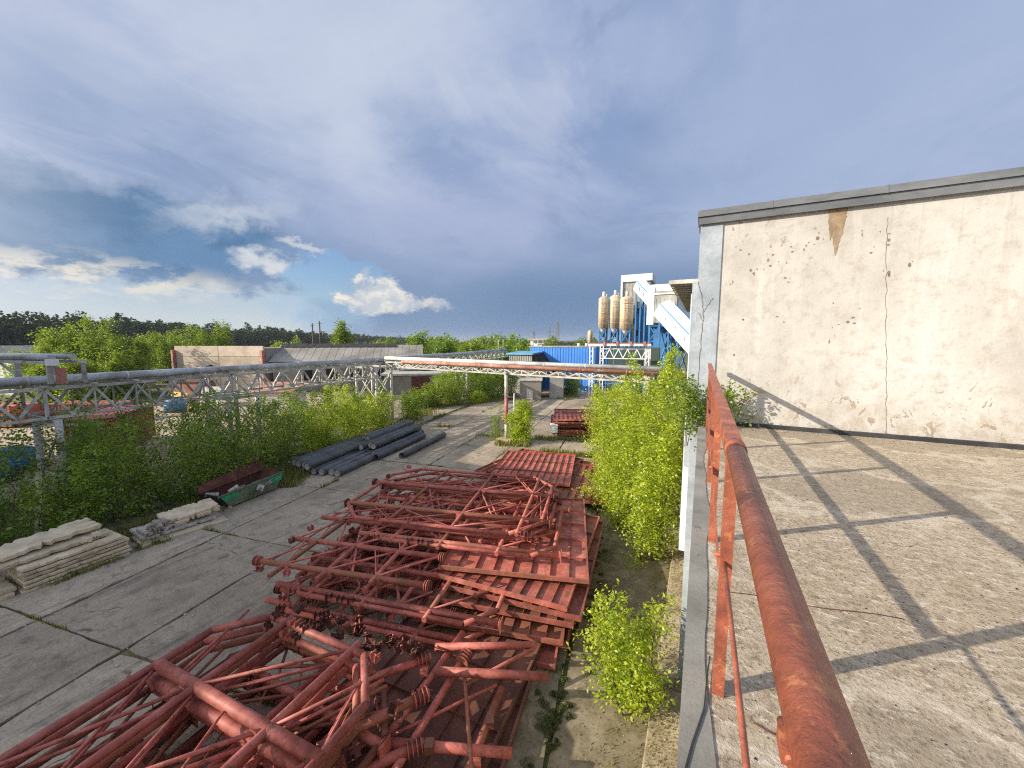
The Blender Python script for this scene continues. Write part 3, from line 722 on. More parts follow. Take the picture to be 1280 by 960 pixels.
# middle stack, back half
E_ = make_frame('tubular_frame', 'x', 6.6, 4.7, (2.0, 4.05, 6.0), (.95, 2.9), .85, 17, rt=.078)
F_ = make_frame('tubular_frame', 'x', 6.1, 4.3, (1.2, 3.0, 4.8), (.4, 2.2, 3.8), .8, 19)
for k in range(6):
    o = E_ if k == 0 else (F_ if k == 2 else copy_tree(F_ if k == 4 else E_))
    if k == 0: put(o, -10.32, 7.92, 1.56, 14)
    else: put(o, -10.3 + rf.uniform(-.05, .3), 8.05 + rf.uniform(-.15, .3), 1.56 - .235 * k, 14 + rf.uniform(-2.5, 2.5), rf.uniform(-.6, .6), rf.uniform(-.6, .6))
    o['label'] = '%s of the red tubular frames at the back of the middle pile' % ORD[k]
cl0 = None
for k in range(34):
    if cl0 is None:
        cl0 = empty('loose_clamp', (0, 0, 0), 0, 'x', 'clamp', 'rusty clamps heaped between the near and middle piles')
        mb = MB()
        for dx in (-.075, .075): mb.box((dx, 0, .09), (.012, .15, .2))
        mb.box((0, 0, -.01), (.16, .15, .014)); mb.build('bracket', M['rustdark'], cl0)
        mb = MB(); mb.tube((-.13, 0, .13), (.13, 0, .13), .014, 8); mb.tube((.10, 0, .13), (.13, 0, .13), .028, 6); mb.build('clamp_bolt', M['red'], cl0)
        o = cl0
    else: o = copy_tree(cl0)
    t = rf.random()
    if k < 22: o.location = (-8.3 + 3.6 * t, 4.95 + .55 * t * .6 + rf.uniform(-.2, .25), .75 + rf.uniform(0, .45))
    else: o.location = (-4.35 + rf.uniform(-.3, .35), 3.0 + rf.uniform(-.6, 1.6), .35 + rf.uniform(0, .75))
    o.rotation_euler = (rf.uniform(-.9, .9), rf.uniform(-.9, .9), rf.uniform(0, 6))
    o['label'] = 'rusty u shaped clamp with bolt in the heap round the near pile'
# loose red ladder-like piece on the plates at the lower right
lad = empty('broken_frame', (-3.9, 5, .3), 0, 'broken ladder shaped red frame lying on rusty plates in front', 'steel frame', 'red tubular frames in the stacks')
lo = Vector((-3.9, 5, .3))
for a, b, r_ in [((-4.45, 6.55, .62), (-4.36, 3.2, .45), .068), ((-4.05, 6.2, .68), (-3.85, 3.3, .50), .066), ((-3.15, 5.9, .40), (-2.85, 3.6, .36), .07)]:
    mb = MB(); mb.tube(a, b, r_, 14); mb.build('long_tube', M['red'], lad, lo)
for a, b, r_ in [((-4.68, 5.86, .72), (-2.85, 6.85, .70), .072), ((-4.24, 5.35, .78), (-2.3, 6.2, .76), .078), ((-4.3, 4.05, .58), (-2.4, 4.85, .54), .075)]:
    mb = MB(); mb.hollow(a, b, r_, r_ - .012, 14); mb.build('cross_tube', M['red'], lad, lo)
for a, b, r_ in [((-3.75, 5.55, .72), (-2.5, 3.9, .55), .034), ((-2.86, 6.75, .68), (-3.7, 5.5, .6), .04), ((-4.3, 4.2, .55), (-3.2, 5.8, .55), .03), ((-3.1, 4.0, .62), (-3.9, 3.4, .6), .07)]:
    mb = MB(); mb.tube(a, b, r_, 10); mb.build('brace', M['red'], lad, lo)
for q in range(4): mb = MB(); mb.tube((-4.02 + .012 * q, 6.02 - .075 * q, .69), (-4.022 + .012 * q, 6.035 - .075 * q, .69), .135, 12); mb.build('flange', M['red'], lad, lo)
for p in [(-4.5, 5.3, .74), (-3.0, 5.2, .45), (-2.9, 4.6, .42), (-3.6, 4.3, .62)]: mb = MB(); mb.box(p, (.14, .16, .13), Matrix.Rotation(.5, 3, 'Z')); mb.build('clamp_shoe', M['red'], lad, lo)

# ------------------------------------------------------------------ ribbed red plates
def make_panel(w_, l, nx, ny, seed, rb='redbrown'):
    root = empty('ribbed_plate', (0, 0, 0), 0, 'x', 'steel plate', 'ribbed red plates in the stacks')
    rb = M[rb]
    mb = MB(); mb.box2((.006, .006, 0), (w_ - .006, l - .006, .008)); mb.build('sheet', rb, root)
    mb = MB()
    mb.box2((0, 0, -.01), (w_, .008, .095)); mb.box2((0, l - .008, -.01), (w_, l, .095)); mb.box2((0, .0085, -.01), (.008, l - .0085, .094)); mb.box2((w_ - .008, .0085, -.01), (w_, l - .0085, .094))
    mb.box2((0.0085, 0.0085, .088), (w_ - .0085, .05, .0935)); mb.box2((0.0085, l - .05, .088), (w_ - .0085, l - .0085, .0935)); mb.box2((w_ - .05, .0505, .088), (w_ - .0085, l - .0505, .0933))
    mb.build('edge_flange', rb, root)
    for k in range(1, nx):
        mb = MB(); x = w_ * k / nx; mb.box2((x - .004, .052, .0085), (x + .004, l - .052, .080)); mb.build('rib', rb, root)
    mb = MB()
    for k in range(1, ny):
        y = l * k / ny; mb.box2((.01, y - .004, .0085), (w_ - .052, y + .004, .074))
    mb.build('stringer', rb, root)
    return root
P1 = make_panel(3.95, 5.1, 8, 5, 1); P2 = make_panel(3.6, 5.0, 9, 4, 2); P3 = make_panel(4.0, 4.9, 12, 3, 3)
pos = [(P1, -6.05, 7.78, .99, 17, 0), (P2, -6.1, 7.62, .86, 5, 1), (2, -5.75, 7.5, .72, 7, 1), (2, -5.85, 7.12, .58, 11, 0), (2, -5.9, 7.5, .45, 10, 0), (2, -5.95, 6.65, .32, 14, 0), (2, -5.9, 6.9, .19, 12, 0), (2, -6.0, 6.3, .05, 13, 0)]
for k, (o, x, y, z, a, ty) in enumerate(pos):
    if not hasattr(o, 'name'): o = copy_tree(P1 if o == 1 else P2)
    put(o, x, y, z, a, 0, ty * .4)
    o['label'] = ['highest ribbed rusty plate in the plate stack right of the middle pile', 'second ribbed plate down, its front corner swung out of the stack', 'third ribbed plate down in the stack, its front edge stepping out right', 'fourth ribbed plate down in the stack beside the overgrown edge', 'fifth ribbed plate down in the stack beside the overgrown edge', 'sixth ribbed plate down, its left front corner sticking out low', 'seventh ribbed plate down, almost at the bottom of the stack', 'bottom ribbed plate of the stack right of the middle pile'][k]
P4 = make_panel(3.3, 4.4, 7, 4, 9, 'platedark')
put(P4, -5.7, 3.4, .06, 8)['label'] = 'ribbed rusty plate flat on the ground under the broken frame'
put(copy_tree(P4), -6.0, 2.9, .20, 3)['label'] = 'ribbed rusty plate half buried under the near frames and broken frame'
far = [(P3, -10.25, 16.35, .35, -6), (None, -9.0, 15.3, .48, 14), (None, -7.2, 14.6, .36, 9), (None, -7.6, 15.1, .22, 17), (None, -9.6, 16.2, .12, 6)]
for k, (o, x, y, z, a) in enumerate(far):
    if o is None: o = copy_tree(P3)
    put(o, x, y, z, a)
    o['label'] = ['left ribbed plate of the flat stack behind the middle pile', 'topmost ribbed plate of the flat stack behind the middle pile', 'sunlit ribbed plate of the flat stack at the overgrown right side', 'ribbed plate beneath the sunlit one in the flat back stack', 'lowest ribbed plate of the flat stack behind the middle pile'][k]
for k in range(7):
    o = copy_tree(P3 if k in (0, 3) else P2)
    put(o, -9.7 + rf.uniform(-.3, .3) + (.25 if k > 3 else 0), 26.6 + rf.uniform(-.2, .3), 1.2 - .18 * k, 18 + rf.uniform(-5, 5), rf.uniform(-1, 1), rf.uniform(-1.5, 1.5))
    o['label'] = '%s ribbed plate of the far stack beyond the white pipe post' % ['topmost', 'second highest', 'third highest', 'middle', 'third lowest', 'second lowest', 'lowest'][k]
wb_ = empty('white_block', (-9.6, 27.0, 0), R(18), 'white box standing at the left end of the far plate stack', 'box')
mb = MB(); mb.box2((-.5, -.7, .35), (.1, .0, .95)); mb.build('box_body', M['white'], wb_, None, .03)
mb = MB(); mb.box2((-.45, -.6, .0), (.05, -.1, .345)); mb.build('foot_block', M['slab'], wb_)

# ------------------------------------------------------------------ black pipes
def make_pipe(L, r, cap):
    root = empty('black_pipe', (0, 0, 0), 0, 'x', 'pipe', 'black plastic pipes lying on the yard')
    mb = MB(); mb.hollow((0, 0, 0), (0, L, 0), r, r - .028, 24); mb.build('tube', M['pipe'], root)
    if cap:
        mb = MB(); mb.tube((0, .012, 0), (0, .03, 0), r - .03, 24); mb.build('end_cap', M['cap'], root); mb = MB(); mb.tube((0, L - .03, 0), (0, L - .012, 0), r - .03, 24); mb.build('end_cap', M['cap'], root)
    mb = MB(); mb.hollow((0, L * .5 - .03, 0), (0, L * .5 + .03, 0), r + .006, r - .004, 24); mb.build('joint_band', M['pipe'], root)
    return root
PA = make_pipe(5.6, .2, True); PB = make_pipe(5.6, .2, False); used = {PA: 0, PB: 0}
pp = []
for k in range(6): pp.append((-19.15 + .465 * k, 12.95 + .10 * k + rf.uniform(-.12, .1), .19, rf.uniform(-.8, .8) + 11.5, True, ['near row on the ground, leftmost pipe against the weeds', 'near row on the ground, second pipe from the weeds', 'near row on the ground, third pipe from the weeds', 'near row on the ground, third pipe from the open yard', 'near row on the ground, second pipe from the open yard', 'near row on the ground, outermost pipe beside the open yard'][k]))
for k in range(4): pp.append((-19.55 + .42 * k, 12.75 + rf.uniform(-.1, .2), .53, 11.5 + rf.uniform(-.5, .5), True, ['second layer of the near pipes, leftmost in the weeds', 'second layer of the near pipes, next to the leftmost', 'second layer of the near pipes, next to the rightmost', 'second layer of the near pipes, rightmost on top'][k]))
for k, (x, y, z, a, c) in enumerate([(-19.75, 17.85, .72, 10.5, True), (-19.3, 17.75, .72, 10.5, True), (-18.75, 16.7, .53, 11, True), (-18.35, 17.1, .62, 10, True), (-17.95, 16.95, .62, 10.5, True), (-17.6, 16.6, .25, 10, True), (-17.15, 16.35, .19, 9.5, False), (-16.0, 17.3, .19, 9.5, False), (-18.0, 17.3, .19, 10.5, True), (-18.6, 17.6, .2, 10, True)]):
    pp.append((x, y, z, a, c, ['far pipes, upper pipe nearest the pale rack tower', 'far pipes, upper pipe second from the rack tower', 'far pipes, pipe bridging down onto the near row', 'far pipes, middle upper pair, left one', 'far pipes, middle upper pair, right one', 'far pipes, capped pipe low on the yard side', 'far pipes, open ended pipe with a dark mouth beside the stack', 'far pipes, open ended pipe rolled furthest onto the open yard', 'far pipes, hidden lower pipe beneath the middle pair', 'far pipes, lowest pipe under the upper pair'][k]))
for (x, y, z, a, c, lb) in pp:
    s_ = PA if c else PB
    o = copy_tree(s_) if used[s_] else s_
    used[s_] = 1
    put(o, x, y, z, a); o['label'] = 'black pipe in the ' + lb

# ------------------------------------------------------------------ broken concrete slabs
def slab_poly(l, w_, seed, chip=.08, n=24):
    r = random.Random(seed); P = []
    for (a, b) in (((0, 0), (l, 0)), ((l, 0), (l, w_)), ((l, w_), (0, w_)), ((0, w_), (0, 0))):
        for k in range(n):
            t = k / n
            j = chip * (r.random() ** 5) + .006 * r.random()
            nx, ny = (0, 1) if a[1] == b[1] == 0 else (-1, 0) if a[0] == b[0] == l else (0, -1) if a[1] == b[1] else (1, 0)
            P.append((a[0] + (b[0] - a[0]) * t + nx * j, a[1] + (b[1] - a[1]) * t + ny * j))
    return P
def slab_mesh(l, w_, h, seed, chip=.08):
    r = random.Random(seed + 50); P = slab_poly(l, w_, seed, chip); n = len(P)
    mb = MB(); vsx = []
    cx, cy = l / 2, w_ / 2
    for (z, s_) in ((0, .985), (h * .3, 1.0), (h * .8, .998), (h, .982)):
        for (x, y) in P:
            jj = r.uniform(-.005, .005)
            vsx.append((cx + (x - cx) * s_ + jj, cy + (y - cy) * s_ + jj * .7, z + (r.uniform(-.003, .003) if z in (0, h) else 0)))
    fs = []
    for k in range(3):
        for i in range(n):
            fs.append((k * n + i, k * n + (i + 1) % n, (k + 1) * n + (i + 1) % n, (k + 1) * n + i))
    fs.append(tuple(range(n))[::-1]); fs.append(tuple(3 * n + i for i in range(n)))
    return mb.add(vsx, fs)
def slab(l, w_, h, x, y, z, a, label, seed, mat='slab', tx=0, ty=0, chip=.08):
    o = slab_mesh(l, w_, h, seed, chip).build('concrete_slab', M[mat])
    o.location = (x, y, z); o.rotation_euler = (R(tx), R(ty), R(a))
    tag(o, label, 'concrete slab', 'weathered concrete slabs stacked at the yard edge')
rs = random.Random(2)
for k in range(6):   # neat stack; long side faces the yard
    slab(2.25 + rs.uniform(-.06, .06), 1.35, .088, -16.66 + rs.uniform(-.06, .05), 2.95 + rs.uniform(-.06, .05), 0.0 + .118 * k, 90 + 2 + rs.uniform(-.7, .7),
         'weathered slab in the tidy left stack, %s' % ['lowest on the yard', 'second from the bottom', 'third from the bottom', 'fourth from the bottom', 'fifth from the bottom', 'top of the square cut ones'][k], 30 + k, chip=.09)
slab(2.5, .75, .10, -17.0, 2.4, .72, 94, 'long broken slab leaning back on top of the tidy left stack', 41, 'slab', 3, 0, .2)
slab(2.5, .95, .12, -17.25, 2.35, .86, 95, 'highest broken slab with jagged edge on the left stack', 42, 'slab', 5, -2, .25)
slab(.26, .2, .10, -16.85, 4.15, .83, 60, 'small broken chunk on the left stack beside its twin', 43, 'slab', 40, 10, .06)
slab(.24, .2, .10, -16.95, 4.42, .84, 75, 'second small broken chunk on the left stack, nearer the skip', 44, 'slab', 42, 5, .06)
slab(2.2, 1.3, .13, -16.7, .62, .0, 92, 'slab end just entering at the left edge of the view, lower', 45)
slab(2.2, 1.3, .13, -16.75, .66, .14, 91, 'slab end just entering at the left edge of the view, upper', 46)
for k, (l, ww, x, y, z, a, tx, ty, m_) in enumerate([(2.6, 1.2, -16.75, 5.5, .02, 84, 2, 2, 'slab'), (2.2, 1.2, -17.0, 5.6, .15, 86, 3, 1, 'slab2'), (1.8, 1.0, -17.05, 6.15, .28, 82, 2, -4, 'slab'), (1.2, .7, -16.95, 5.7, .30, 92, 4, 3, 'slab2'), (1.7, .95, -17.1, 6.3, .42, 83, 6, -2, 'slab')]):
    slab(l, ww, .11, x, y, z, a, 'broken slab in the loose heap before the green skip, %s' % ['lowest and longest', 'second from the ground', 'third, tilted', 'grey one at the near end', 'topmost pale one'][k], 60 + k, m_, tx, ty, .24)
for k in range(8):
    o = slab_mesh(rs.uniform(.16, .3), rs.uniform(.12, .2), rs.uniform(.08, .15), 80 + k, .06).build('rubble_chunk', M['slab2'])
    o.location = (-17.25 + rs.uniform(-.2, .22), 5.95 + rs.uniform(-.25, .3), .43 + .055 * (k % 4)); o.rotation_euler = (rs.uniform(-.6, .6), rs.uniform(-.6, .6), rs.uniform(0, 6))
    tag(o, 'small grey concrete chunk in the handful heaped on the broken slabs', 'rubble', 'concrete chunks heaped on the broken slabs')

# ------------------------------------------------------------------ green skip
sk = empty('skip', (-17.7, 8.7, 0), R(8), 'low green open skip with rusty inside, half in the weeds', 'skip')
def skip():
    Wd, Lb, Hh, ov = 1.4, 2.2, .74, .45
    # profile along y (length): near end slopes
    prof = [(0, 0.06), (Lb, 0.06), (Lb + ov, Hh), (-ov * .75, Hh - .12)]
    def side(x, nm, mat):
        mb = MB(); mb.extr([(x, p[0], p[1]) for p in prof], (.025, 0, 0)); return mb.build(nm, mat, sk)
    sp_ = side(0, 'side_panel', M['skip']); side(-Wd, 'side_panel', M['rustdark'])
    mb = MB(); mb.extr([(-Wd + .026, 0, .06), (-.001, 0, .06), (-.001, -ov * .75, Hh - .12), (-Wd + .026, -ov * .75, Hh - .12)], (0, .02, .01)); mb.build('near_end_plate', M['bitumen'], sk)
    mb = MB(); mb.extr([(-Wd + .026, Lb, .06), (-.001, Lb, .06), (-.001, Lb + ov, Hh), (-Wd + .026, Lb + ov, Hh)], (0, -.02, .01)); mb.build('far_end_plate', M['rustdark'], sk)
    mb = MB(); mb.box2((-Wd + .026, .02, .065), (-.002, Lb, .09)); mb.build('floor_plate', M['rustdark'], sk)
    # far high rusty side board leaning inside
    mb = MB(); mb.extr([(-Wd + .1, -.35, .55), (-Wd + .1, 2.7, .7), (-Wd - .12, 2.6, 1.22), (-Wd - .12, -.2, .86)], (.02, 0, .005)); mb.build('rusty_board', M['rustdark'], sk)
    mb = MB(); mb.bar((.035, -.45, Hh - .1), (.035, Lb + ov, Hh), .05, .06); mb.bar((.04, .0, .10), (.04, Lb, .10), .04, .05); mb.build('rim', M['skip'], sk)
    mb = MB()
    for y in (.9, 1.75): mb.box2((.026, y, .13), (.055, y + .06, Hh - .1))
    mb.build('stiffener', M['skip'], sp_)
    mb = MB(); mb.extr([(.030, -.33, Hh - .16), (.030, .38, Hh - .12), (.030, .40, Hh - .34), (.030, -.15, Hh - .42)], (.012, 0, 0)); mb.extr([(.030, 1.86, Hh - .1), (.030, 2.6, Hh - .07), (.030, 2.5, Hh - .33), (.030, 1.86, Hh - .36)], (.012, 0, 0)); mb.build('bright_panel', M['skipbright'], sp_)
    mb = MB(); mb.tube((-.02, .02, .06), (.06, .02, .06), .06, 12); mb.build('roller', M['rack'], sk)
skip()
rb_ = random.Random(5)
for k in range(9):
    o = slab_mesh(rb_.uniform(.25, .5), rb_.uniform(.15, .3), rb_.uniform(.08, .18), 120 + k, .1).build('rubble_chunk', M['slab2'])
    o.location = (-18.25 + rb_.uniform(-.35, .35), 8.9 + rb_.uniform(-.3, 1.6), .32 + rb_.uniform(0, .12)); o.rotation_euler = (rb_.uniform(-.5, .5), rb_.uniform(-.5, .5), rb_.uniform(0, 6))
    tag(o, 'broken grey concrete lump dumped in the green skip', 'rubble', 'concrete lumps inside the skip')

# ------------------------------------------------------------------ pipe rack: towers, trusses, pipelines
def zig(mb, p, q, dz, n, r, horiz=None):
    """lacing between the line p-q and the same line dz lower"""
    p = Vector(p); q = Vector(q)
    for k in range(n):
        a = p.lerp(q, k / n); b = p.lerp(q, (k + .5) / n); c = p.lerp(q, (k + 1) / n)
        dn = Vector((0, 0, -dz))
        mb.bar(a, b + dn, r, r); mb.bar(b + dn, c, r, r)
def truss(name, p, q, width, depth, n, label, group, mat='rack'):
    """box truss from p to q (top chord height), offset to the left by width"""
    p = Vector(p); q = Vector(q); d = (q - p).normalized(); s_ = Vector((-d.y, d.x, 0)) * width; dn = Vector((0, 0, -depth))
    root = empty(name, p, 0, label, 'pipe bridge', group)
    for off in (Vector((0, 0, 0)), s_):
        mb = MB(); mb.bar(p + off, q + off, .10, .12); mb.build('top_chord', M[mat], root, p)
        mb = MB(); mb.bar(p + off + dn, q + off + dn, .09, .11); mb.build('bottom_chord', M[mat], root, p)
        mb = MB(); zig(mb, p + off + Vector((0, 0, -.06)), q + off + Vector((0, 0, -.06)), depth - .11, n, .085); mb.build('lacing', M[mat], root, p)
        for k in range(n + 1):
            a = p.lerp(q, k / n) + off; mb = MB(); mb.bar(a + Vector((0, 0, -.062)), a + dn + Vector((0, 0, .058)), .06, .06); mb.build('upright', M[mat], root, p)
    for k in range(n + 1):
        a = p.lerp(q, k / n); mb = MB(); mb.bar(a + Vector((0, 0, .095)) - s_ * .12, a + s_ * 1.12 + Vector((0, 0, .095)), .09, .07); mb.build('crossbar', M[mat], root, p)
        mb = MB(); mb.bar(a + dn + s_ * .04, a + dn + s_ * .96, .05, .06); mb.build('crossbar', M[mat], root, p)
    return root
def tower(x, y, ang, h, wx, wy, label, group='rack towers standing among the bushes', mat='metalwhite', braces=True):
    root = empty('rack_tower', (x, y, 0), ang, label, 'rack tower', group)
    cs = [(0, 0), (wx, 0), (wx, wy), (0, wy)] if wy else [(0, 0), (wx, 0)]
    for cx, cy in cs:
        mb = MB(); mb.tube((cx, cy, -.1), (cx, cy, h), .115, 12); lg_ = mb.build('leg', M[mat], root)
        mb = MB(); mb.box2((cx - .3, cy - .3, -.1), (cx + .3, cy + .3, .14)); mb.build('footing', M['slab'], lg_, None, .03)
    prs = list(zip(cs, cs[1:] + cs[:1])) if wy else [(cs[0], cs[1])]
    mb = MB()
    for a, b in prs:
        for (z0, z1) in ((.35, h * .42), (h * .42, h - .45)):
            if braces: mb.bar((*a, z0), (*b, z1), .07, .05); mb.bar((a[0], a[1], z1), (b[0], b[1], z0), .05, .07)
        mb.bar((*a, h * .42), (*b, h * .42), .07, .07); mb.bar((*a, h - .1), (*b, h - .1), .12, .14)
    mb.build('bracing', M[mat], root)
    return root
RA = Vector((-22.05, -2.0, 5.22)); RB = Vector((-24.25, 24.4, 5.22))
def along(t, off=0, z=0):
    d = (RB - RA).normalized(); s_ = Vector((-d.y, d.x, 0))
    return RA.lerp(RB, t) + s_ * off + Vector((0, 0, z))
L_ = (RB - RA).length
truss('truss_bridge', along(0), along(.27), 1.9, 1.15, 5, 'pale lattice pipe bridge leading off at the left edge', 'lattice pipe bridges')
truss('truss_bridge', along(.272), along(.53), 1.9, 1.15, 5, 'pale lattice pipe bridge over the dark bushes at left', 'lattice pipe bridges')
truss('truss_bridge', along(.532), along(.985), 1.9, 1.15, 8, 'pale lattice pipe bridge between the two tall white towers', 'lattice pipe bridges')
angA = math.atan2(-(RB - RA).x, (RB - RA).y)
tower(-24.3, 5.2, angA, 4.0, 1.9, 0, 'rack tower with two dark posts at the left above the slab stacks')
tower(-25.2, 11.7, angA, 4.0, 1.9, 1.6, 'rack tower of four braced white posts in the bushes behind the skip')
tower(-26.3, 23.3, angA, 5.0, 2.1, 1.9, 'tall braced white rack tower at the corner where the pipelines turn')
mb = MB(); mb.bar((-20.6, 4.1, 0.0), (-21.9, 4.6, 2.2), .16, .12)
tag(mb.build('leaning_strut', M['slab'], None, (-21, 4.2, 0)), 'grey leaning concrete strut in the bushes above the slab stack', 'strut')
def pipeline(pts, r, mat, label, n=14, clips=True):
    root = empty('pipeline', pts[0], 0, label, 'pipeline', 'pipelines lying on the rack')
    mb = MB(); mb.path(pts, r, n); mb.build('pipe_run', M[mat], root, pts[0])
    mb = MB()
    for a, b in zip(pts, pts[1:]):
        a = Vector(a); b = Vector(b); d = (b - a).normalized(); L = (b - a).length; k = 1.6
        while k < L - .3:
            c = a + d * k; mb.tube(c - d * .03, c + d * .03, r * 1.05, n); k += 2.9
    if clips and mb.v: mb.build('strap_band', M['lagwhite' if mat == 'lagging' else mat], root, pts[0])
    return root
Bd = Vector((-2.6, 22.45, 5.2)) - Vector((-24.9, 25.2, 5.3))
def onB(t, off=0, z=0):
    p = Vector((-24.9, 25.2, 5.3)) + Bd * t; s_ = Vector((-Bd.y, Bd.x, 0)).normalized()
    return p + s_ * off + Vector((0, 0, z))
pipeline([along(-.02, .25, .33), along(.98, .25, .33)], .17, 'lagging', 'thick grey lagged pipeline on the yard side of the left rack')
pipeline([along(-.02, .75, .30), along(1.0, .75, .30)], .14, 'lagging', 'second grey lagged pipeline beside the thick one on the left rack')
pipeline([along(-.02, 1.3, .28), along(1.0, 1.3, .28), along(1.25, 1.3, .28)], .12, 'lagging', 'third grey pipeline at the back of the left rack')
pipeline([along(0, 1.7, .22), along(1.0, 1.7, .22)], .07, 'rack', 'thin pale pipeline along the back edge of the left rack')
pipeline([onB(-.02, .45, .32), onB(1.02, .45, .32)], .15, 'lagwhite', 'thick white lagged pipeline crossing over the yard')
pipeline([onB(-.02, .95, .28), onB(1.02, .95, .28)], .11, 'lagwhite', 'thinner white pipeline behind the thick one crossing the yard')
pipeline([onB(.10, -.02, .10), onB(1.02, -.02, .10)], .13, 'rustpipe', 'rust red pipeline slung along the front of the yard crossing')
# crossing truss of light angle iron
truss('truss_bridge', onB(0, .1, .0), onB(.497, .1, .0), .95, .42, 8, 'slim rusty lattice bridge from the corner tower to the yard post', 'lattice pipe bridges', 'rack')
truss('truss_bridge', onB(.5, .1, 0), onB(1.0, .1, 0), .95, .42, 8, 'slim rusty lattice bridge from the yard post to the workshop', 'lattice pipe bridges', 'rack')
pst = empty('pipe_post', (-12.2, 23.75, 0), 0, 'single white and faded red pipe post on a concrete foot in the yard', 'post')
for (z0, z1, m_, nm) in ((0.25, 1.25, 'metalwhite', 'lower_section'), (1.252, 3.2, 'redpost', 'red_section'), (3.202, 4.86, 'metalwhite', 'upper_section')):
    mb = MB(); mb.tube((0, 0, z0), (0, 0, z1), .13, 14); mb.build(nm, M[m_], pst)
mb = MB(); mb.box2((-.55, -.5, -.05), (.55, .5, .26)); mb.build('concrete_foot', M['kerb'], pst, None, .05)
mb = MB(); mb.box2((-.15, -.3, 4.862), (.15, 1.2, 4.94)); mb.build('head_beam', M['rack'], pst)
mb = MB(); mb.tube((-11.85, 24.3, 0), (-11.85, 24.3, 3.4), .06, 10)
tag(mb.build('thin_post', M['metalwhite'], None, (-11.85, 24.3, 0)), 'thin white post just behind the red and white pipe post', 'post')
# expansion loop at the far left
lp = empty('expansion_loop', (-24, 5.6, 5.5), 0, 'raised square pipe loop on posts at the left edge', 'pipe loop')
l0 = Vector((-24, 5.6, 5.5))
for off, zz in ((0, 0), (.55, .03)):
    mb = MB(); mb.path([(-22.2 + .1 * off, 5.35 + off, 6.42 + zz), (-28.5, 4.6 + off, 6.40 + zz)], .11, 12); mb.build('loop_pipe', M['lagging'], lp, l0)
mb = MB(); mb.bar((-21.8, 5.2, 6.24), (-28.5, 4.4, 6.22), .12, .1); mb.bar((-21.8, 6.1, 6.24), (-28.5, 5.3, 6.22), .12, .1); mb.build('loop_beam', M['rack'], lp, l0)
for x in (-22.0, -24.3, -27):
    mb = MB(); mb.bar((x, 5.2 + (x + 22) * .12, 5.45), (x, 5.2 + (x + 22) * .12, 6.19), .14, .14); mb.bar((x, 6.1 + (x + 22) * .12, 5.45), (x, 6.1 + (x + 22) * .12, 6.19), .12, .12); mb.build('loop_post', M['rack'], lp, l0)
mb = MB(); mb.bar((-24.3, 5.0, 5.5), (-25.9, 4.8, 6.2), .06, .06); mb.build('loop_brace', M['metalwhite'], lp, l0)
mb = MB(); mb.box2((-21.95, 5.1, 6.14), (-21.7, 5.4, 6.38)); mb.build('white_end_box', M['white'], lp, l0)
mb = MB(); mb.box2((-21.85, 5.3, 5.45), (-21.7, 5.55, 6.05)); mb.build('rusty_end_box', M['rustpipe'], lp, l0)
# the rack running on beyond the corner
truss('truss_bridge', (-24.6, 26.5, 5.35), (-26.2, 38.5, 5.35), 1.3, .9, 6, 'far lattice bridge from the corner tower to the next white trestle', 'lattice pipe bridges')
truss('truss_bridge', (-26.25, 38.8, 5.35), (-29.6, 58, 5.5), 1.3, .9, 9, 'farthest lattice bridge running on towards the blue hall', 'lattice pipe bridges')
tower(-26.0, 37.6, .13, 4.4, 1.4, 0, 'far white trestle standing in front of the overgrown hedge')
pipeline([(-24.9, 26, 5.62), (-26.5, 38.6, 5.62), (-29.9, 58, 5.8)], .17, 'lagging', 'grey lagged pipeline running on beyond the corner towards the blue hall')
pipeline([(-25.4, 26, 5.6), (-27.0, 38.6, 5.6), (-30.4, 58, 5.8)], .11, 'lagwhite', 'thin pale pipeline beside the grey one beyond the corner')
vp = empty('vent_pair', (-30.5, 56.5, 5.6), 0, 'pair of thin vent pipes rising at the far end of the rack', 'vent')
for x in (0, .9):
    mb = MB(); mb.tube((x, 0, 0), (x, 0, 1.75 + .2 * x), .06, 8); mb.build('vent_tube', M['metalwhite'], vp)

# ------------------------------------------------------------------ plants
def leaf_object(name, mat, pos, size, parent, rng, droop=.3, aspect=.55):
    """many small four-cornered leaves in one mesh"""
    n = len(pos)
    pos = np.asarray(pos, dtype=np.float64)
    d = rng.normal(size=(n, 3)); d[:, 2] = d[:, 2] * .6 - droop; d /= np.linalg.norm(d, axis=1)[:, None]
    a = rng.normal(size=(n, 3)); a[:, 2] += 1.0
    s_ = np.cross(d, a); s_ /= (np.linalg.norm(s_, axis=1)[:, None] + 1e-9)
    nn = np.cross(s_, d)
    L = (size * rng.uniform(.6, 1.25, n))[:, None]; W = L * aspect * rng.uniform(.75, 1.2, n)[:, None]
    v = np.empty((n, 4, 3))
    v[:, 0] = pos; v[:, 1] = pos + d * L * .45 + s_ * W * .5 + nn * L * .08; v[:, 2] = pos + d * L; v[:, 3] = pos + d * L * .45 - s_ * W * .5 + nn * L * .08
    me = bpy.data.meshes.new(name)
    me.vertices.add(n * 4); me.vertices.foreach_set('co', v.reshape(-1))
    me.loops.add(n * 4); me.loops.foreach_set('vertex_index', np.arange(n * 4, dtype=np.int32))
    me.polygons.add(n); me.polygons.foreach_set('loop_start', np.arange(0, n * 4, 4, dtype=np.int32)); me.polygons.foreach_set('loop_total', np.full(n, 4, dtype=np.int32))
    me.update(calc_edges=True); me.materials.append(mat)
    o = bpy.data.objects.new(name, me); C.objects.link(o)
    if parent is not None: o.parent = parent
    return o

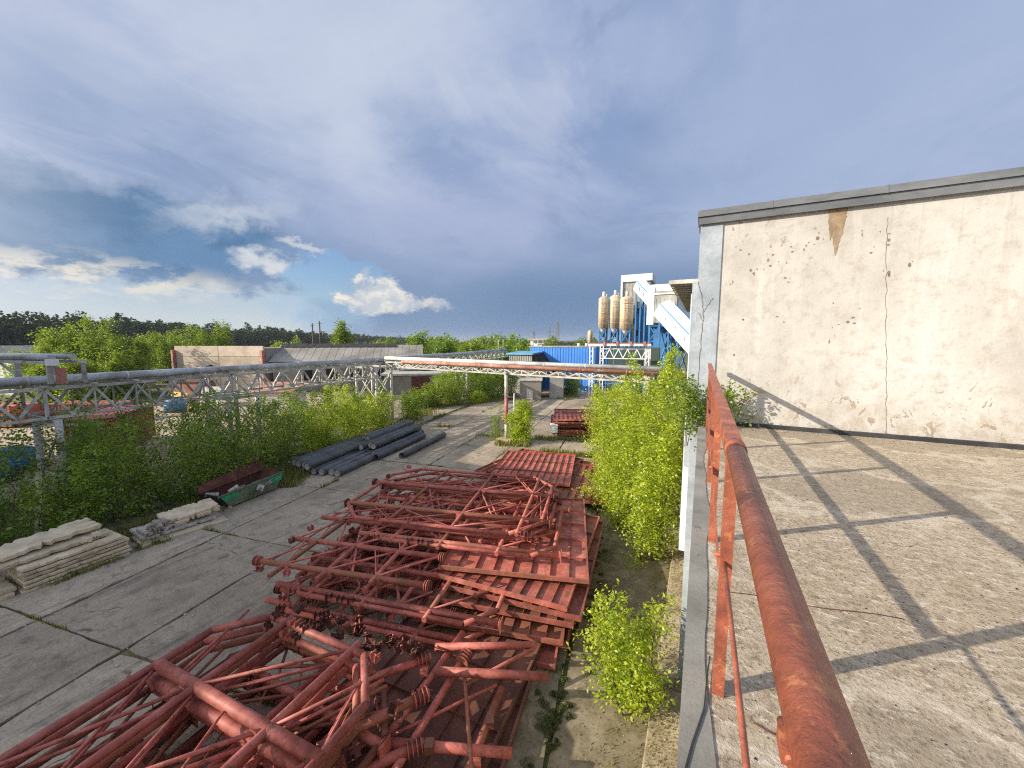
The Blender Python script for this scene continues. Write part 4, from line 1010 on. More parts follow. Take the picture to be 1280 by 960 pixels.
def plant(name, cat, label, loc, h, spread, leafmat_, seed, stems=5, twigs=60, lpt=22, leaf=.07, start=.15, lean=(0, 0), twl=None, trunk_r=.03, single=False, group=None, bark='wood', top=.45, parts=('stem', 'foliage'), base_r=None):
    """stems from the base, twigs along them, leaves along the twigs"""
    rng = np.random.default_rng(seed)
    near = math.hypot(loc[0], loc[1]) < 40
    lpt *= 2.5 if near else 1.7; twigs = int(twigs * (1.15 if near else 1.2)); leaf *= 1.15; trunk_r *= .7
    root = empty(name, loc, 0, label, cat, group)
    mb = MB(); P = []
    twl = twl or spread * .42
    br = base_r if base_r is not None else spread * .12
    for s_ in range(stems):
        ang = 2 * math.pi * s_ / max(stems, 1) + rng.uniform(-.5, .5)
        out = 0 if (single and s_ == 0) else rng.uniform(.25, 1.0) * spread * (.5 if not single else .35)
        hh = h * (1.0 if s_ == 0 else rng.uniform(.6, 1.0))
        b0 = np.array([math.cos(ang) * br, math.sin(ang) * br, -.05]) if not (single and s_ == 0) else np.array([0, 0, -.05])
        tip = np.array([math.cos(ang) * out + lean[0] * h, math.sin(ang) * out + lean[1] * h, hh])
        if single and s_ > 0: b0 = np.array([lean[0] * h * .3, lean[1] * h * .3, h * rng.uniform(.15, .45)])
        pts = []
        for k in range(7):
            t = k / 6
            q = b0 + (tip - b0) * t + rng.normal(size=3) * np.array([.03, .03, .01]) * h * .35 * (t * (1.2 - t))
            q[:2] += (np.array([math.cos(ang), math.sin(ang)]) * out * .35 * math.sin(math.pi * t) * .6)
            pts.append(q)
        pts = [np.array([p[0] + .06 * spread * math.sin(3.1 * p[2] + s_), p[1] + .06 * spread * math.cos(2.7 * p[2] + 2 * s_), p[2]]) for p in pts]
        r0 = trunk_r * (1 if s_ == 0 else .65)
        mb.path([tuple(p) for p in pts], [r0 * (1 - .85 * k / 6) + .003 for k in range(7)], 6)
        pts = np.array(pts)
        nt_ = max(4, int(twigs / stems * (hh / h)))
        for k in range(nt_):
            t = start + (1 - start) * (k + rng.random()) / nt_
            f = t * 6; i = min(int(f), 5); p = pts[i] + (pts[i + 1] - pts[i]) * (f - i)
            prof = math.sin(math.pi * min(1, (t - start * .6) / (1 - start * .6)) ** .75) ** .7 * (1 - top) + top * (1 - t) ** .5 if t < 1 else .1
            th = rng.uniform(0, 2 * math.pi); L = twl * max(.22, prof) * rng.choice((.55, .8, 1.0, 1.45)) * rng.uniform(.8, 1.15)
            dv = np.array([math.cos(th), math.sin(th), rng.uniform(-.25, .75)]); dv /= np.linalg.norm(dv)
            q = p + dv * L
            if rng.random() < .5: mb.tube(tuple(p), tuple(q), max(.004, trunk_r * .22), 4, max(.0025, trunk_r * .08), False)
            n = int(lpt * rng.uniform(.6, 1.3))
            tt = (rng.random(n) ** .7)[:, None] * 1.05
            P.append(p + dv * L * tt + np.array([0, 0, -.14]) * L * tt ** 2 + rng.normal(size=(n, 3)) * (leaf * .8 + L * .13))
    P = np.concatenate(P); P[:, 2] = np.maximum(P[:, 2], .03)
    mb.build(parts[0], M[bark], root)
    leaf_object(parts[1], M[leafmat_], P, leaf, root, rng)
    return root

# the bright shrub and the young trees along the building
plant('leafy_shrub', 'shrub', 'bright yellow green shrub on the paving between steel plates and building', (-1.02, 7.0, 0), 2.35, 1.25, 'leafY', 1, 11, 130, 24, .070, .12, lean=(-.02, .02), trunk_r=.022, twl=.46)
grp = 'young trees growing along the building foot'
plant('young_tree', 'tree', 'tall bright young tree nearest along the wall, foliage reaching down low', (-1.25, 12.6, 0), 4.7, 1.9, 'leafY', 2, 7, 170, 26, .085, .08, trunk_r=.04, twl=.75, group=grp)
plant('young_tree', 'tree', 'highest of the bright young trees, its top against the blue tower legs', (-1.55, 15.2, 0), 6.75, 2.2, 'leafY', 3, 7, 225, 25, .092, .12, trunk_r=.055, twl=.8, group=grp)
plant('young_tree', 'tree', 'slender young tree close against the white corner trim of the workshop', (-.85, 17.3, 0), 6.3, 1.9, 'leafY', 4, 5, 150, 24, .10, .2, trunk_r=.05, twl=.75, group=grp)
plant('young_tree', 'tree', 'broad young tree on the yard side, hanging over the far plates', (-3.1, 18.3, 0), 5.3, 2.6, 'leafY', 5, 8, 200, 24, .10, .08, trunk_r=.05, twl=.95, group=grp)
plant('young_tree', 'tree', 'small yellowish young tree at the edge of the steel plates', (-2.5, 14.4, 0), 4.3, 1.7, 'leafY', 6, 6, 125, 24, .09, .06, trunk_r=.035, twl=.7, group=grp)
plant('young_tree', 'tree', 'pointed young tree standing out leftmost beside the far plate stack', (-4.9, 22.4, 0), 5.0, 2.3, 'leafY', 7, 6, 170, 24, .11, .05, trunk_r=.045, twl=.9, group=grp)
plant('young_tree', 'tree', 'young tree far back in the row, mostly behind the pointed one', (-3.4, 25.5, 0), 5.4, 2.6, 'leafY', 8, 6, 160, 22, .12, .08, trunk_r=.05, twl=1.0, group=grp)
plant('leafy_shrub', 'shrub', 'low bright shrub at the rear corner of the flat plate stack', (-3.55, 15.9, 0), 2.2, 1.5, 'leafY', 9, 7, 100, 22, .08, .05, trunk_r=.02, twl=.6)
plant('leafy_shrub', 'shrub', 'dense green shrub growing round the white and red pipe post', (-11.25, 24.0, 0), 3.0, 1.75, 'leafY', 10, 9, 230, 26, .095, .04, trunk_r=.025, twl=.65)
plant('leafy_shrub', 'shrub', 'thin grey green weed bush left of the white and red pipe post', (-13.1, 23.9, 0), 2.7, 1.3, 'leafB', 11, 6, 60, 16, .08, .06, trunk_r=.015, twl=.5)
plant('roof_shrub', 'shrub', 'small leafy shrub rooted in the roof corner behind the railing', (-.02, 7.72, 5.5), .8, .75, 'leafM', 12, 7, 46, 13, .055, .15, trunk_r=.008, twl=.26, lean=(.12, 0))
plant('roof_shrub', 'shrub', 'sparse little shrub on the roof against the cream wall', (.42, 7.75, 5.5), .72, .55, 'leafM', 13, 5, 26, 12, .05, .2, trunk_r=.007, twl=.22, lean=(.05, 0))
plant('roof_shrub', 'shrub', 'wispy shrub hanging over the roof edge beside the white trim', (-.22, 7.6, 5.15), 1.25, .42, 'leafM', 14, 5, 40, 13, .055, .2, trunk_r=.007, twl=.26, lean=(-.02, 0))
# left row: dark bushes in the shade, lighter farther on
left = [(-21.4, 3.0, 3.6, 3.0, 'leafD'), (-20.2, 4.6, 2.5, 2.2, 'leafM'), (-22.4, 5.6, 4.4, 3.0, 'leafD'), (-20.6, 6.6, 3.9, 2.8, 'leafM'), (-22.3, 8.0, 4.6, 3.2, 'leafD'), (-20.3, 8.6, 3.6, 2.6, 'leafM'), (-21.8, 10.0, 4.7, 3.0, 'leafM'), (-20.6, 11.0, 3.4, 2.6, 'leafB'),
        (-23.0, 11.6, 4.5, 3.0, 'leafM'), (-21.8, 13.2, 3.9, 2.7, 'leafB'), (-23.2, 14.8, 4.2, 2.8, 'leafM'), (-22.0, 16.4, 4.1, 2.6, 'leafY'), (-23.6, 17.6, 4.6, 2.8, 'leafB'), (-22.6, 19.6, 4.0, 2.4, 'leafY'), (-24.4, 21.0, 4.5, 2.6, 'leafB'), (-23.4, 22.6, 3.6, 2.4, 'leafY'), (-25.4, 24.8, 4.4, 2.8, 'leafB'), (-23.8, 27.2, 3.4, 2.4, 'leafM'), (-26.3, 7.0, 3.2, 2.8, 'leafM'), (-27.0, 17.0, 3.6, 2.8, 'leafB'), (-28.2, 23.0, 3.6, 3.0, 'leafY'), (-27.2, 3.6, 3.9, 3.2, 'leafM'), (-29.0, 8.6, 3.9, 3.4, 'leafM'), (-27.5, 12.6, 3.8, 3.0, 'leafB')]
lab = ['dark bush at the left edge behind the slab ends', 'low bush behind the tidy slab stack', 'tall dark bush under the left pipe bridge', 'bush behind the loose broken slabs', 'tall dark bush between skip and dark rack post', 'bush directly behind the near end of the skip', 'tall leafy bush behind the skip in front of the four white posts', 'light bush by the far end of the skip',
       'bush growing inside the four braced white posts', 'bush between skip and the ends of the black pipes', 'bush right of the four braced white posts', 'yellow green bush behind the left ends of the black pipes', 'bush in front of the rust roofed shed', 'pointed yellow green bush behind the middle of the black pipes', 'tall bush left of the corner tower', 'yellow green bush at the foot of the corner tower', 'bush growing behind the corner tower', 'low bush at the right of the corner tower by the far pipes', 'bush farther back at left near the red container', 'bush farther back beside the rust roofed shed', 'yellow green bush on the sandy ground behind the corner tower', 'bush behind the rack in front of the blue bundle', 'bush behind the rack in front of the dark red container', 'bush behind the four braced white posts']
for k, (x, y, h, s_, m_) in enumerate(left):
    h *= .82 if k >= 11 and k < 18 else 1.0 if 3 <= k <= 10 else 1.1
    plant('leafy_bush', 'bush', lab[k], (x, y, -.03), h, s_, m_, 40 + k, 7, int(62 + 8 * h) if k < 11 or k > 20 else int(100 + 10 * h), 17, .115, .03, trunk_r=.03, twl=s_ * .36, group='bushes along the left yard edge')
hedge = [(-26.0, 33.2, 2.6, 2.6, 'leafB'), (-25.2, 35.8, 3.6, 3.0, 'leafB'), (-27.2, 37.5, 4.3, 3.2, 'leafM'), (-24.8, 39.6, 4.2, 3.2, 'leafM'), (-23.4, 41.6, 4.1, 3.2, 'leafM'), (-25.6, 43.5, 4.6, 3.4, 'leafD'), (-22.4, 44.4, 4.2, 3.2, 'leafD'), (-28.4, 41.0, 4.5, 3.4, 'leafM'), (-23.2, 38.0, 1.2, 1.4, 'leafY'), (-26.9, 31.4, 1.5, 2.0, 'leafB')]
labh = ['pale bush at the near left end of the far hedge', 'light bush left of the far white trestle', 'bush behind the far white trestle', 'dark green bush right of the far white trestle', 'dark green bush in the middle of the far hedge', 'tall dark bush at the back of the far hedge', 'dark bush at the right end of the hedge by the grey shed', 'bush at the back left of the far hedge', 'small round yellow green bush at the foot of the far trestle', 'low scrubby bush beside the side path']
for k, (x, y, h, s_, m_) in enumerate(hedge):
    plant('leafy_bush', 'bush', labh[k], (x, y, -.03), h, s_, m_, 80 + k, 7, 170, 20, .15, .02, trunk_r=.03, twl=s_ * .36, group='bushes of the far hedge')
plant('leafy_bush', 'bush', 'small dark bush before the gantry by the blue wall', (-15.6, 49.6, 0), 2.6, 2.0, 'leafM', 95, 6, 110, 18, .16, .02, twl=.7)
plant('leafy_bush', 'bush', 'scrub at the sunlit far end of the yard under the gantry', (-9.0, 47.6, 0), 1.9, 2.2, 'leafY', 96, 6, 110, 18, .16, .02, twl=.7)

# moss, weeds, grass
def moss():
    rng = np.random.default_rng(7); P = []
    def clump(c, r, n, hh=.035):
        a = rng.uniform(0, 2 * math.pi, n); q = r * np.sqrt(rng.random(n)) * (1 + .3 * np.sin(a * 3 + c[0] * 9))
        z = hh * (1 - (q / (r * 1.35)) ** 2).clip(.1)
        P.append(np.stack([c[0] + q * np.cos(a), c[1] + q * np.sin(a), .012 + z * rng.random(n)], 1))
    for k in range(60):
        t = rng.random(); y = 4.2 + 6.5 * t; x = -1.95 - (y - 5.5) * .195 + rng.normal() * .035
        clump((x, y), rng.uniform(.02, .075), 190)
    for k in range(60):
        t = rng.random(); y = 4.4 + 9 * t; x = -2.25 - (y - 5.0) * .17 + rng.normal() * .14
        if y > 7.3: x = -2.05 - (y - 7.6) * .2 + abs(rng.normal()) * .2
        clump((x, y), rng.uniform(.04, .13), 320)
    for c, r in (((-2.22, 6.05), .10), ((-2.18, 5.85), .12), ((-2.05, 5.62), .09), ((-2.0, 6.5), .07), ((-1.92, 6.3), .06), ((-2.35, 6.6), .06), ((-4.4, 4.6), .18), ((-4.7, 5.2), .2), ((-4.55, 4.9), .16), ((-1.8, 8.3), .25), ((-1.95, 9.3), .3), ((-2.2, 10.5), .35), ((-2.5, 12), .35)):
        clump(c, r, 900, .05)
    P = np.concatenate(P)
    o = leaf_object('moss', M['moss'], P, .017, None, rng, -.5, .8); tag(o, 'dark green moss in the slab joints beside the steel plates', kind='stuff')
moss()
def grass():
    rng = np.random.default_rng(11)
    pts = []
    def strip(p, q, w_, n):
        t = rng.random(n)[:, None]; p = np.array(p); q = np.array(q); d = q - p; nn = np.array([-d[1], d[0]]) / np.linalg.norm(d)
        pts.append(p + d * t + nn * (rng.normal(size=(n, 1)) * w_))
    strip((-17.3, 1.0), (-18.2, 6.0), .25, 1500); strip((-18.3, 4), (-19.4, 12.6), .55, 5000); strip((-17.75, 11.2), (-19.2, 13.0), .28, 2600)
    strip((-19.9, 12.5), (-21.5, 19), .5, 4000); strip((-20.5, 18), (-23.5, 27), .6, 4000); strip((-24, 28), (-27, 33.5), .7, 3500); strip((-26, 33), (-22, 41), .6, 3000)
    strip((-16.9, 5.4), (-16.7, 6.3), .12, 350); strip((-16.55, 3.4), (-16.6, 5.0), .05, 260); strip((-15.1, 24.4), (-9, 25.4), .15, 500); strip((-10.8, 25.6), (-6, 26.6), .2, 900); strip((-12.6, 22.9), (-10.2, 23.4), .3, 900)
    strip((-9.0, 22.3), (-4.5, 23.0), .16, 1500); strip((-1.1, 5.4), (-.9, 12), .1, 700); strip((-.62, 3), (-.62, 13), .03, 700); strip((-3.2, 13.8), (-4.2, 20), .5, 1800); strip((-20, 46), (-14, 48), .5, 1400); strip((-25, 2), (-31, 12), 1.6, 3000); strip((-28, 12), (-31, 24), 1.4, 3000)
    for i in range(-2, 4):
        for jj in range(3):
            a = rng.uniform(-3, 50); L = rng.uniform(.4, 2.5); p = Y9(i * 3.25, a); q = Y9(i * 3.25, a + L); strip((p.x, p.y), (q.x, q.y), .025, int(80 * L))
    for j_ in range(-1, 10):
        for jj in range(2):
            a = rng.uniform(-6, 9); L = rng.uniform(.4, 2); p = Y9(a, j_ * 4.65); q = Y9(a + L, j_ * 4.65); strip((p.x, p.y), (q.x, q.y), .025, int(70 * L))
    P = np.concatenate(pts); n = len(P)
    sz = np.clip(.16 + .10 * rng.normal(size=n), .05, .45); far_ = P[:, 1] > 20; sz = np.where(far_, sz * 1.25, sz); sz = np.where(P[:, 0] > -3.3, sz * .45, sz); sz = np.where((P[:, 0] > -16) & (P[:, 1] < 22), sz * .4, sz)
    th = rng.uniform(0, 2 * math.pi, n); ln = rng.uniform(.1, .6, n)
    v = np.empty((n, 3, 3)); w_ = .012 + .01 * rng.random(n); w_ = np.where(far_, w_ * 1.8, w_)
    ux = np.cos(th); uy = np.sin(th)
    v[:, 0] = np.stack([P[:, 0] - uy * w_, P[:, 1] + ux * w_, np.full(n, -.03)], 1); v[:, 1] = np.stack([P[:, 0] + uy * w_, P[:, 1] - ux * w_, np.full(n, -.03)], 1)
    v[:, 2] = np.stack([P[:, 0] + ux * sz * ln, P[:, 1] + uy * sz * ln, sz], 1)
    me = bpy.data.meshes.new('grass'); me.vertices.add(n * 3); me.vertices.foreach_set('co', v.reshape(-1)); me.loops.add(n * 3); me.loops.foreach_set('vertex_index', np.arange(n * 3, dtype=np.int32))
    me.polygons.add(n); me.polygons.foreach_set('loop_start', np.arange(0, n * 3, 3, dtype=np.int32)); me.polygons.foreach_set('loop_total', np.full(n, 3, dtype=np.int32)); me.update(calc_edges=True)
    me.materials.append(M['leafG']); o = bpy.data.objects.new('grass', me); C.objects.link(o); tag(o, 'weedy grass along the yard edges and under the bushes', kind='stuff')
grass()
def litter():
    rng = np.random.default_rng(17); P = []
    for k in range(5):
        pass
    n = 2600
    x = rng.uniform(-.55, -.02, n); y = rng.uniform(4.5, 12.5, n); P.append(np.stack([x, y, np.full(n, .125)], 1))
    n = 900
    x = rng.uniform(-2, -.6, n); y = rng.uniform(5, 12, n); P.append(np.stack([x, y, np.full(n, .015)], 1))
    o = leaf_object('dry_leaves', M['leafG'], np.concatenate(P), .035, None, rng, 0, .6); tag(o, 'dry leaf litter on the paving beside the building', kind='stuff')
litter()

def gravel():
    rng = np.random.default_rng(23)
    def stones(name, P, smin, smax, mat, label):
        n = len(P); s_ = smin + (smax - smin) * rng.random(n) ** 3
        base = np.array([(1, 0, 0), (-.5, .87, 0), (-.5, -.87, 0), (0, 0, .75)])
        th = rng.uniform(0, 6.28, n); c, sn = np.cos(th), np.sin(th)
        b = np.repeat(base[None], n, 0) * s_[:, None, None] * rng.uniform(.6, 1.3, (n, 4, 3))
        v = np.stack([b[..., 0] * c[:, None] - b[..., 1] * sn[:, None], b[..., 0] * sn[:, None] + b[..., 1] * c[:, None], b[..., 2]], -1) + P[:, None, :]
        f = np.array([(0, 1, 3), (1, 2, 3), (2, 0, 3)])
        F = (np.arange(n)[:, None, None] * 4 + f[None]).reshape(-1, 3)
        me = bpy.data.meshes.new(name); me.vertices.add(n * 4); me.vertices.foreach_set('co', v.reshape(-1)); me.loops.add(len(F) * 3); me.loops.foreach_set('vertex_index', F.reshape(-1).astype(np.int32))
        me.polygons.add(len(F)); me.polygons.foreach_set('loop_start', np.arange(0, len(F) * 3, 3, dtype=np.int32)); me.polygons.foreach_set('loop_total', np.full(len(F), 3, dtype=np.int32)); me.update(calc_edges=True)
        me.materials.append(mat); o = bpy.data.objects.new(name, me); C.objects.link(o); tag(o, label, kind='stuff')
    n = 2600; u = rng.uniform(-6, 9, n); v = rng.uniform(-2, 34, n)
    k = rng.random(n) < .6; u = np.where(k, np.round(u / 3.25) * 3.25 + rng.normal(size=n) * .12, u)
    P = np.stack([O9.x + U9.x * u + V9.x * v, O9.y + U9.y * u + V9.y * v, np.full(n, .012)], 1)
    stones('yard_gravel', P, .008, .05, M['slab2'], 'loose gravel and crumbs of concrete on the yard')
    n = 2200; x = .13 + 4.5 * rng.random(n) ** 1.5; y = 7.88 - np.abs(rng.normal(size=n)) * .25; k = rng.random(n) < .55
    x = np.where(k, .13 + 4 * rng.random(n), x); y = np.where(k, rng.uniform(1.2, 7.8, n), y)
    stones('roof_grit', np.stack([x, y, np.full(n, 5.497)], 1), .002, .010, M['bitumen'], 'dark grit and crumbs on the roof and along the wall foot')
gravel()

# ------------------------------------------------------------------ trees in the distance
bir = [(-79, 18.0, 9.5, 7.5), (-76, 19.6, 9.2, 6.0), (-72.5, 20.6, 9.4, 7), (-69, 23, 8.2, 6.5), (-88, 32, 8.2, 7), (-84, 33.5, 9.2, 7.0), (-80.8, 36, 9.9, 6.6), (-77.6, 38.6, 9.7, 6.2), (-84, 26.0, 8.6, 6), (-92, 38, 8.9, 7), (-64, 17.5, 5.4, 4.5), (-66, 21, 5.6, 4.5), (-70, 16.5, 5.8, 5)]
labb = ['leftmost tall pale green tree beside the small house', 'second pale green tree from the small house', 'round topped pale green tree above the left pipe bridge', 'lower pale green tree in the middle of the left tree row', 'dip in the left tree row, short pale green tree', 'pale green tree left of the tall pointed one', 'tall pointed pale green tree near the concrete panel wall', 'rightmost pale green tree against the concrete panel wall', 'pale green tree behind the left row, near the house', 'pale green tree behind the left row, near the panel wall', 'low yellow green bushy tree in front of the left row', 'low bushy tree just above the pipe bridge before the panel wall', 'low bushy tree in front of the row near the house']
for k, (x, y, h, s_) in enumerate(bir):
    plant('pale_tree', 'tree', labb[k], (x, y, 0), h * (1.0 + .10 * ((k * 7) % 5 - 2) / 2), s_ * .62, 'leafB', 120 + k, 6, 300, 22, .24, .05, trunk_r=.1, twl=s_ * .33, group='pale green trees beyond the pipe bridge', parts=('trunk', 'crown'), bark='birchbark', top=.75)
plant('birch_tree', 'tree', 'lone birch with white trunk rising above the long grey roof', (-71.5, 60, 0), 11.6, 4.2, 'leafB', 150, 5, 150, 16, .42, .5, trunk_r=.16, twl=1.7, single=True, bark='birchbark', parts=('trunk', 'crown'), top=.2)
mid = [(-59.3, 60, 7.6, 5), (-50.8, 60, 8.8, 5), (-54.5, 66, 7.2, 6), (-45.4, 62, 7.3, 6), (-47.8, 68, 7.4, 6), (-41, 64, 7.0, 6), (-37.9, 60, 7.2, 5.5), (-33, 62, 6.4, 5.5), (-64, 62, 6.8, 6), (-40, 76, 8.6, 7), (-52, 82, 8.4, 8), (-62, 80, 8.2, 8), (-70, 72, 7.4, 7), (-80, 66, 7.6, 7), (-88, 58, 7.5, 7), (-34, 72, 7.2, 6), (-30, 66, 6.2, 5), (-46, 92, 8.6, 9), (-36, 95, 8.2, 8), (-30, 105, 8.0, 8), (-58, 100, 9, 9), (-72, 96, 9.2, 9)]
for k, (x, y, h, s_) in enumerate(mid):
    plant('pale_tree', 'tree', 'mid green tree in the belt between the long grey roof and the blue hall', (x, y, 0), h, s_ * .8, ('leafB', 'leafM', 'leafB', 'leafD')[k % 4], 160 + k, 6, 170, 18, .40, .04, trunk_r=.1, twl=s_ * .32, group='tree belt beyond the sheds', parts=('trunk', 'crown'), top=.3)

def forest(name, pts_h, label, leaf, per=90, seed=3, mat='leafF'):
    rng = np.random.default_rng(seed); P = []
    for (x, y, h, r, con) in pts_h:
        t = rng.random(per); 
        if con: rr = r * (1 - t) * .95 + .3; z = h * (.12 + .9 * t)
        else: rr = r * np.sqrt(np.clip(1 - (2 * t - 1) ** 2, .05, 1)); z = h * (.08 + .92 * t)
        a = rng.uniform(0, 2 * math.pi, per); q = rr * np.sqrt(rng.uniform(.35, 1, per))
        P.append(np.stack([x + q * np.cos(a), y + q * np.sin(a), z], 1))
    o = leaf_object(name, M[mat], np.concatenate(P), leaf, None, rng, .15, .8); tag(o, label, kind='stuff')
rng = np.random.default_rng(31)
edge = [(-300, -140), (-318, 20), (-345, 100), (-372, 160), (-392, 240), (-430, 330), (-520, 480), (-640, 680), (-760, 900), (-860, 1200)]
T = []
for (a, b) in zip(edge, edge[1:]):
    L = math.hypot(b[0] - a[0], b[1] - a[1]); n = int(L / 5.0)
    for k in range(n):
        for row in range(6):
            t = (k + rng.random()) / n
            x = a[0] + (b[0] - a[0]) * t - row * 5 + rng.normal() * 2; y = a[1] + (b[1] - a[1]) * t + rng.normal() * 3
            h = (22 if y < 160 else 20 if y < 300 else 18) * rng.uniform(.8, 1.1) * (1 + .18 * (rng.random() < .06)); T.append((x, y, h * (1.08 if rng.random() < .15 else .95), rng.uniform(3.4, 5.6), rng.random() < .14))
forest('forest', T, 'dark mixed forest along the left horizon', 1.75, 230, 5)
T = []
for k in range(1500):
    a = rng.uniform(-52, 32); d = rng.uniform(260, 1100)
    x = d * math.sin(R(a)); y = d * math.cos(R(a))
    if a < -30 and x < -300 - (y - 100) * .6: continue
    T.append((x, y, rng.uniform(5.0, 7.6), rng.uniform(3, 6), False))
forest('distant_woodland', T, 'low distant woodland along the horizon behind the blue hall', 2.6, 60, 6, 'leafF')
hm = MB(); n = 60
prof = []
for k in range(n + 1):
    a = -60 + 130 * k / n; prof.append((2600 * math.sin(R(a)), 2600 * math.cos(R(a)), 16 + 7 * math.sin(a * .21) + 4 * math.sin(a * .73)))
vs_ = [(x, y, -1) for x, y, z in prof] + [(x, y, z) for x, y, z in prof] + [(x * 1.3, y * 1.3, -1) for x, y, z in prof]
m_ = n + 1
hm.add(vs_, [(i, i + 1, m_ + i + 1, m_ + i) for i in range(n)] + [(m_ + i, m_ + i + 1, 2 * m_ + i + 1, 2 * m_ + i) for i in range(n)])
M['hill'] = worn('wooded_hill', (.045, .07, .06, 1), (.03, .05, .045, 1), (.06, .085, .07, 1), .02, .3, 1)
tag(hm.build('hills', M['hill']), kind='structure')

# ------------------------------------------------------------------ buildings and plant in the background
def ribs(mb, x0, x1, y, z0, z1, step, dep=.05):
    x = x0
    while x < x1: mb.box2((x, y - dep, z0), (min(x + step * .45, x1), y + .01, z1)); x += step
# blue hall
bh = empty('blue_hall', (-18, 56, 0), 0, 'bright blue clad hall behind the pipe crossing', 'building')
bo = Vector((-18, 56, 0))
mb = MB(); mb.box2((-23.6, 54.05, 0), (-13.6, 66, 6.28)); ribs(mb, -23.6, -13.6, 54.05, 0, 6.28, .42, .045); mb.build('wall', M['bluecl'], bh, bo)
mb = MB(); mb.box2((-23.8, 53.95, 6.283), (-13.5, 66.2, 6.42)); mb.build('roof', M['grey'], bh, bo)
mb = MB()
for x in (-15.7, -16.9): mb.tube((x, 57, 6.42), (x, 57, 6.85), .22, 10)
mb.build('roof_vent', M['white'], bh, bo)
mb = MB(); mb.box2((-17.0, 53.9, .0), (-15.6, 54.0, 2.6)); mb.build('door', M['bluesteel'], bh, bo)
an = empty('grey_annex', (-23, 50, 0), 0, 'grey corrugated annex with pale blue roof before the blue hall', 'building')
ao = Vector((-23, 50, 0))
mb = MB(); mb.box2((-25.2, 50, 0), (-21.6, 53.9, 5.25)); ribs(mb, -25.2, -21.6, 50, 1.5, 5.25, .36, .05); mb.build('wall', M['grey'], an, ao)
mb = MB(); mb.add([(-25.5, 49.7, 5.252), (-21.4, 49.7, 5.252), (-21.4, 54, 5.5), (-25.5, 54, 5.5), (-25.5, 49.7, 5.46), (-21.4, 49.7, 5.46), (-21.4, 54, 5.7), (-25.5, 54, 5.7)], [(0, 1, 2, 3), (7, 6, 5, 4), (0, 4, 5, 1), (1, 5, 6, 2), (2, 6, 7, 3), (3, 7, 4, 0)]); mb.build('roof', M['blueroof'], an, ao)
mb = MB(); mb.extr([(-21.59, 50.2, 5.1), (-21.59, 53.9, 5.6), (-19.4, 53.9, 2.6), (-19.4, 50.2, 2.3)], (0, 0, .12)); mb.build('lean_to_roof', M['dark'], an, ao)
sh = empty('concrete_shed', (-18.3, 42.5, 0), 0, 'small grey concrete shed standing at the end of the yard', 'shed')
so = Vector((-18.3, 42.5, 0))
mb = MB(); mb.prism([(-19.7, 41.9), (-17.3, 42.9), (-18.6, 46.2), (-21.0, 45.2)], 0, 2.35); mb.build('wall', M['brick'], sh, so)
mb = MB(); mb.prism([(-19.8, 41.75), (-17.15, 42.85), (-18.5, 46.35), (-21.15, 45.25)], 2.353, 2.47); mb.build('roof', M['slab2'], sh, so)
mb = MB(); mb.extr([(-18.9, 42.19, 0.1), (-18.2, 42.48, .1), (-18.2, 42.48, 1.2), (-18.9, 42.19, 1.5)], (.012, -.03, 0)); mb.build('hatch', M['metalwhite'], sh, so)
lt = empty('lean_to', (-17.5, 46, 0), 0, 'grey sheet lean-to beside the small concrete shed', 'shed')
mb = MB(); mb.prism([(-17.0, 45.0), (-15.4, 45.6), (-16.8, 50.0), (-18.6, 49.4)], 0, 2.9); mb.build('wall', M['grey'], lt, Vector((-17.5, 46, 0)))
mb = MB(); mb.add([(-21.0, 46.6, 3.3), (-17.2, 45.0, 3.3), (-18.8, 49.6, 4.3), (-22.4, 48.6, 4.3), (-21.0, 46.6, 3.4), (-17.2, 45.0, 3.4), (-18.8, 49.6, 4.4), (-22.4, 48.6, 4.4)], [(0, 1, 2, 3), (7, 6, 5, 4), (0, 4, 5, 1), (1, 5, 6, 2), (2, 6, 7, 3), (3, 7, 4, 0)]); mb.build('roof', M['dark'], lt, Vector((-17.5, 46, 0)))
r_ = random.Random(77)
def scrap(name, cat, lab_, x, y, mats, n, spread, sz, grp_):
    for k in range(n):
        mb = MB(); l = r_.uniform(.5, 1) * sz; rot = Matrix.Rotation(r_.uniform(0, 3), 3, 'Z') @ Matrix.Rotation(r_.uniform(-.5, .5), 3, 'X')
        mb.box((0, 0, 0), (l * 1.6, l * .6, l * .12), rot); mb.box((0, 0, l * .1), (l * .3, l * .62, l * .18), rot)
        p = (x + r_.uniform(-1, 1) * spread, y + r_.uniform(-1, 1) * spread * .7, .25 + r_.uniform(0, .5))
        o = mb.build(name, M[mats[k % len(mats)]]); o.location = p; tag(o, lab_, cat, grp_)
scrap('scrap_sheet', 'scrap', 'bent sheet in the scrap heap before the blue hall', -17.6, 51.0, ['bluecl', 'grey', 'bluecl', 'white', 'slab2', 'bluecl', 'rack'], 13, 1.7, 1.3, 'scrap heap before the blue hall')
scrap('scrap_sheet', 'scrap', 'dark scrap piece lying between hedge and concrete shed', -21.6, 42.2, ['dark', 'grey', 'slab2', 'rustdark'], 8, 1.1, .7, 'scrap beside the concrete shed')
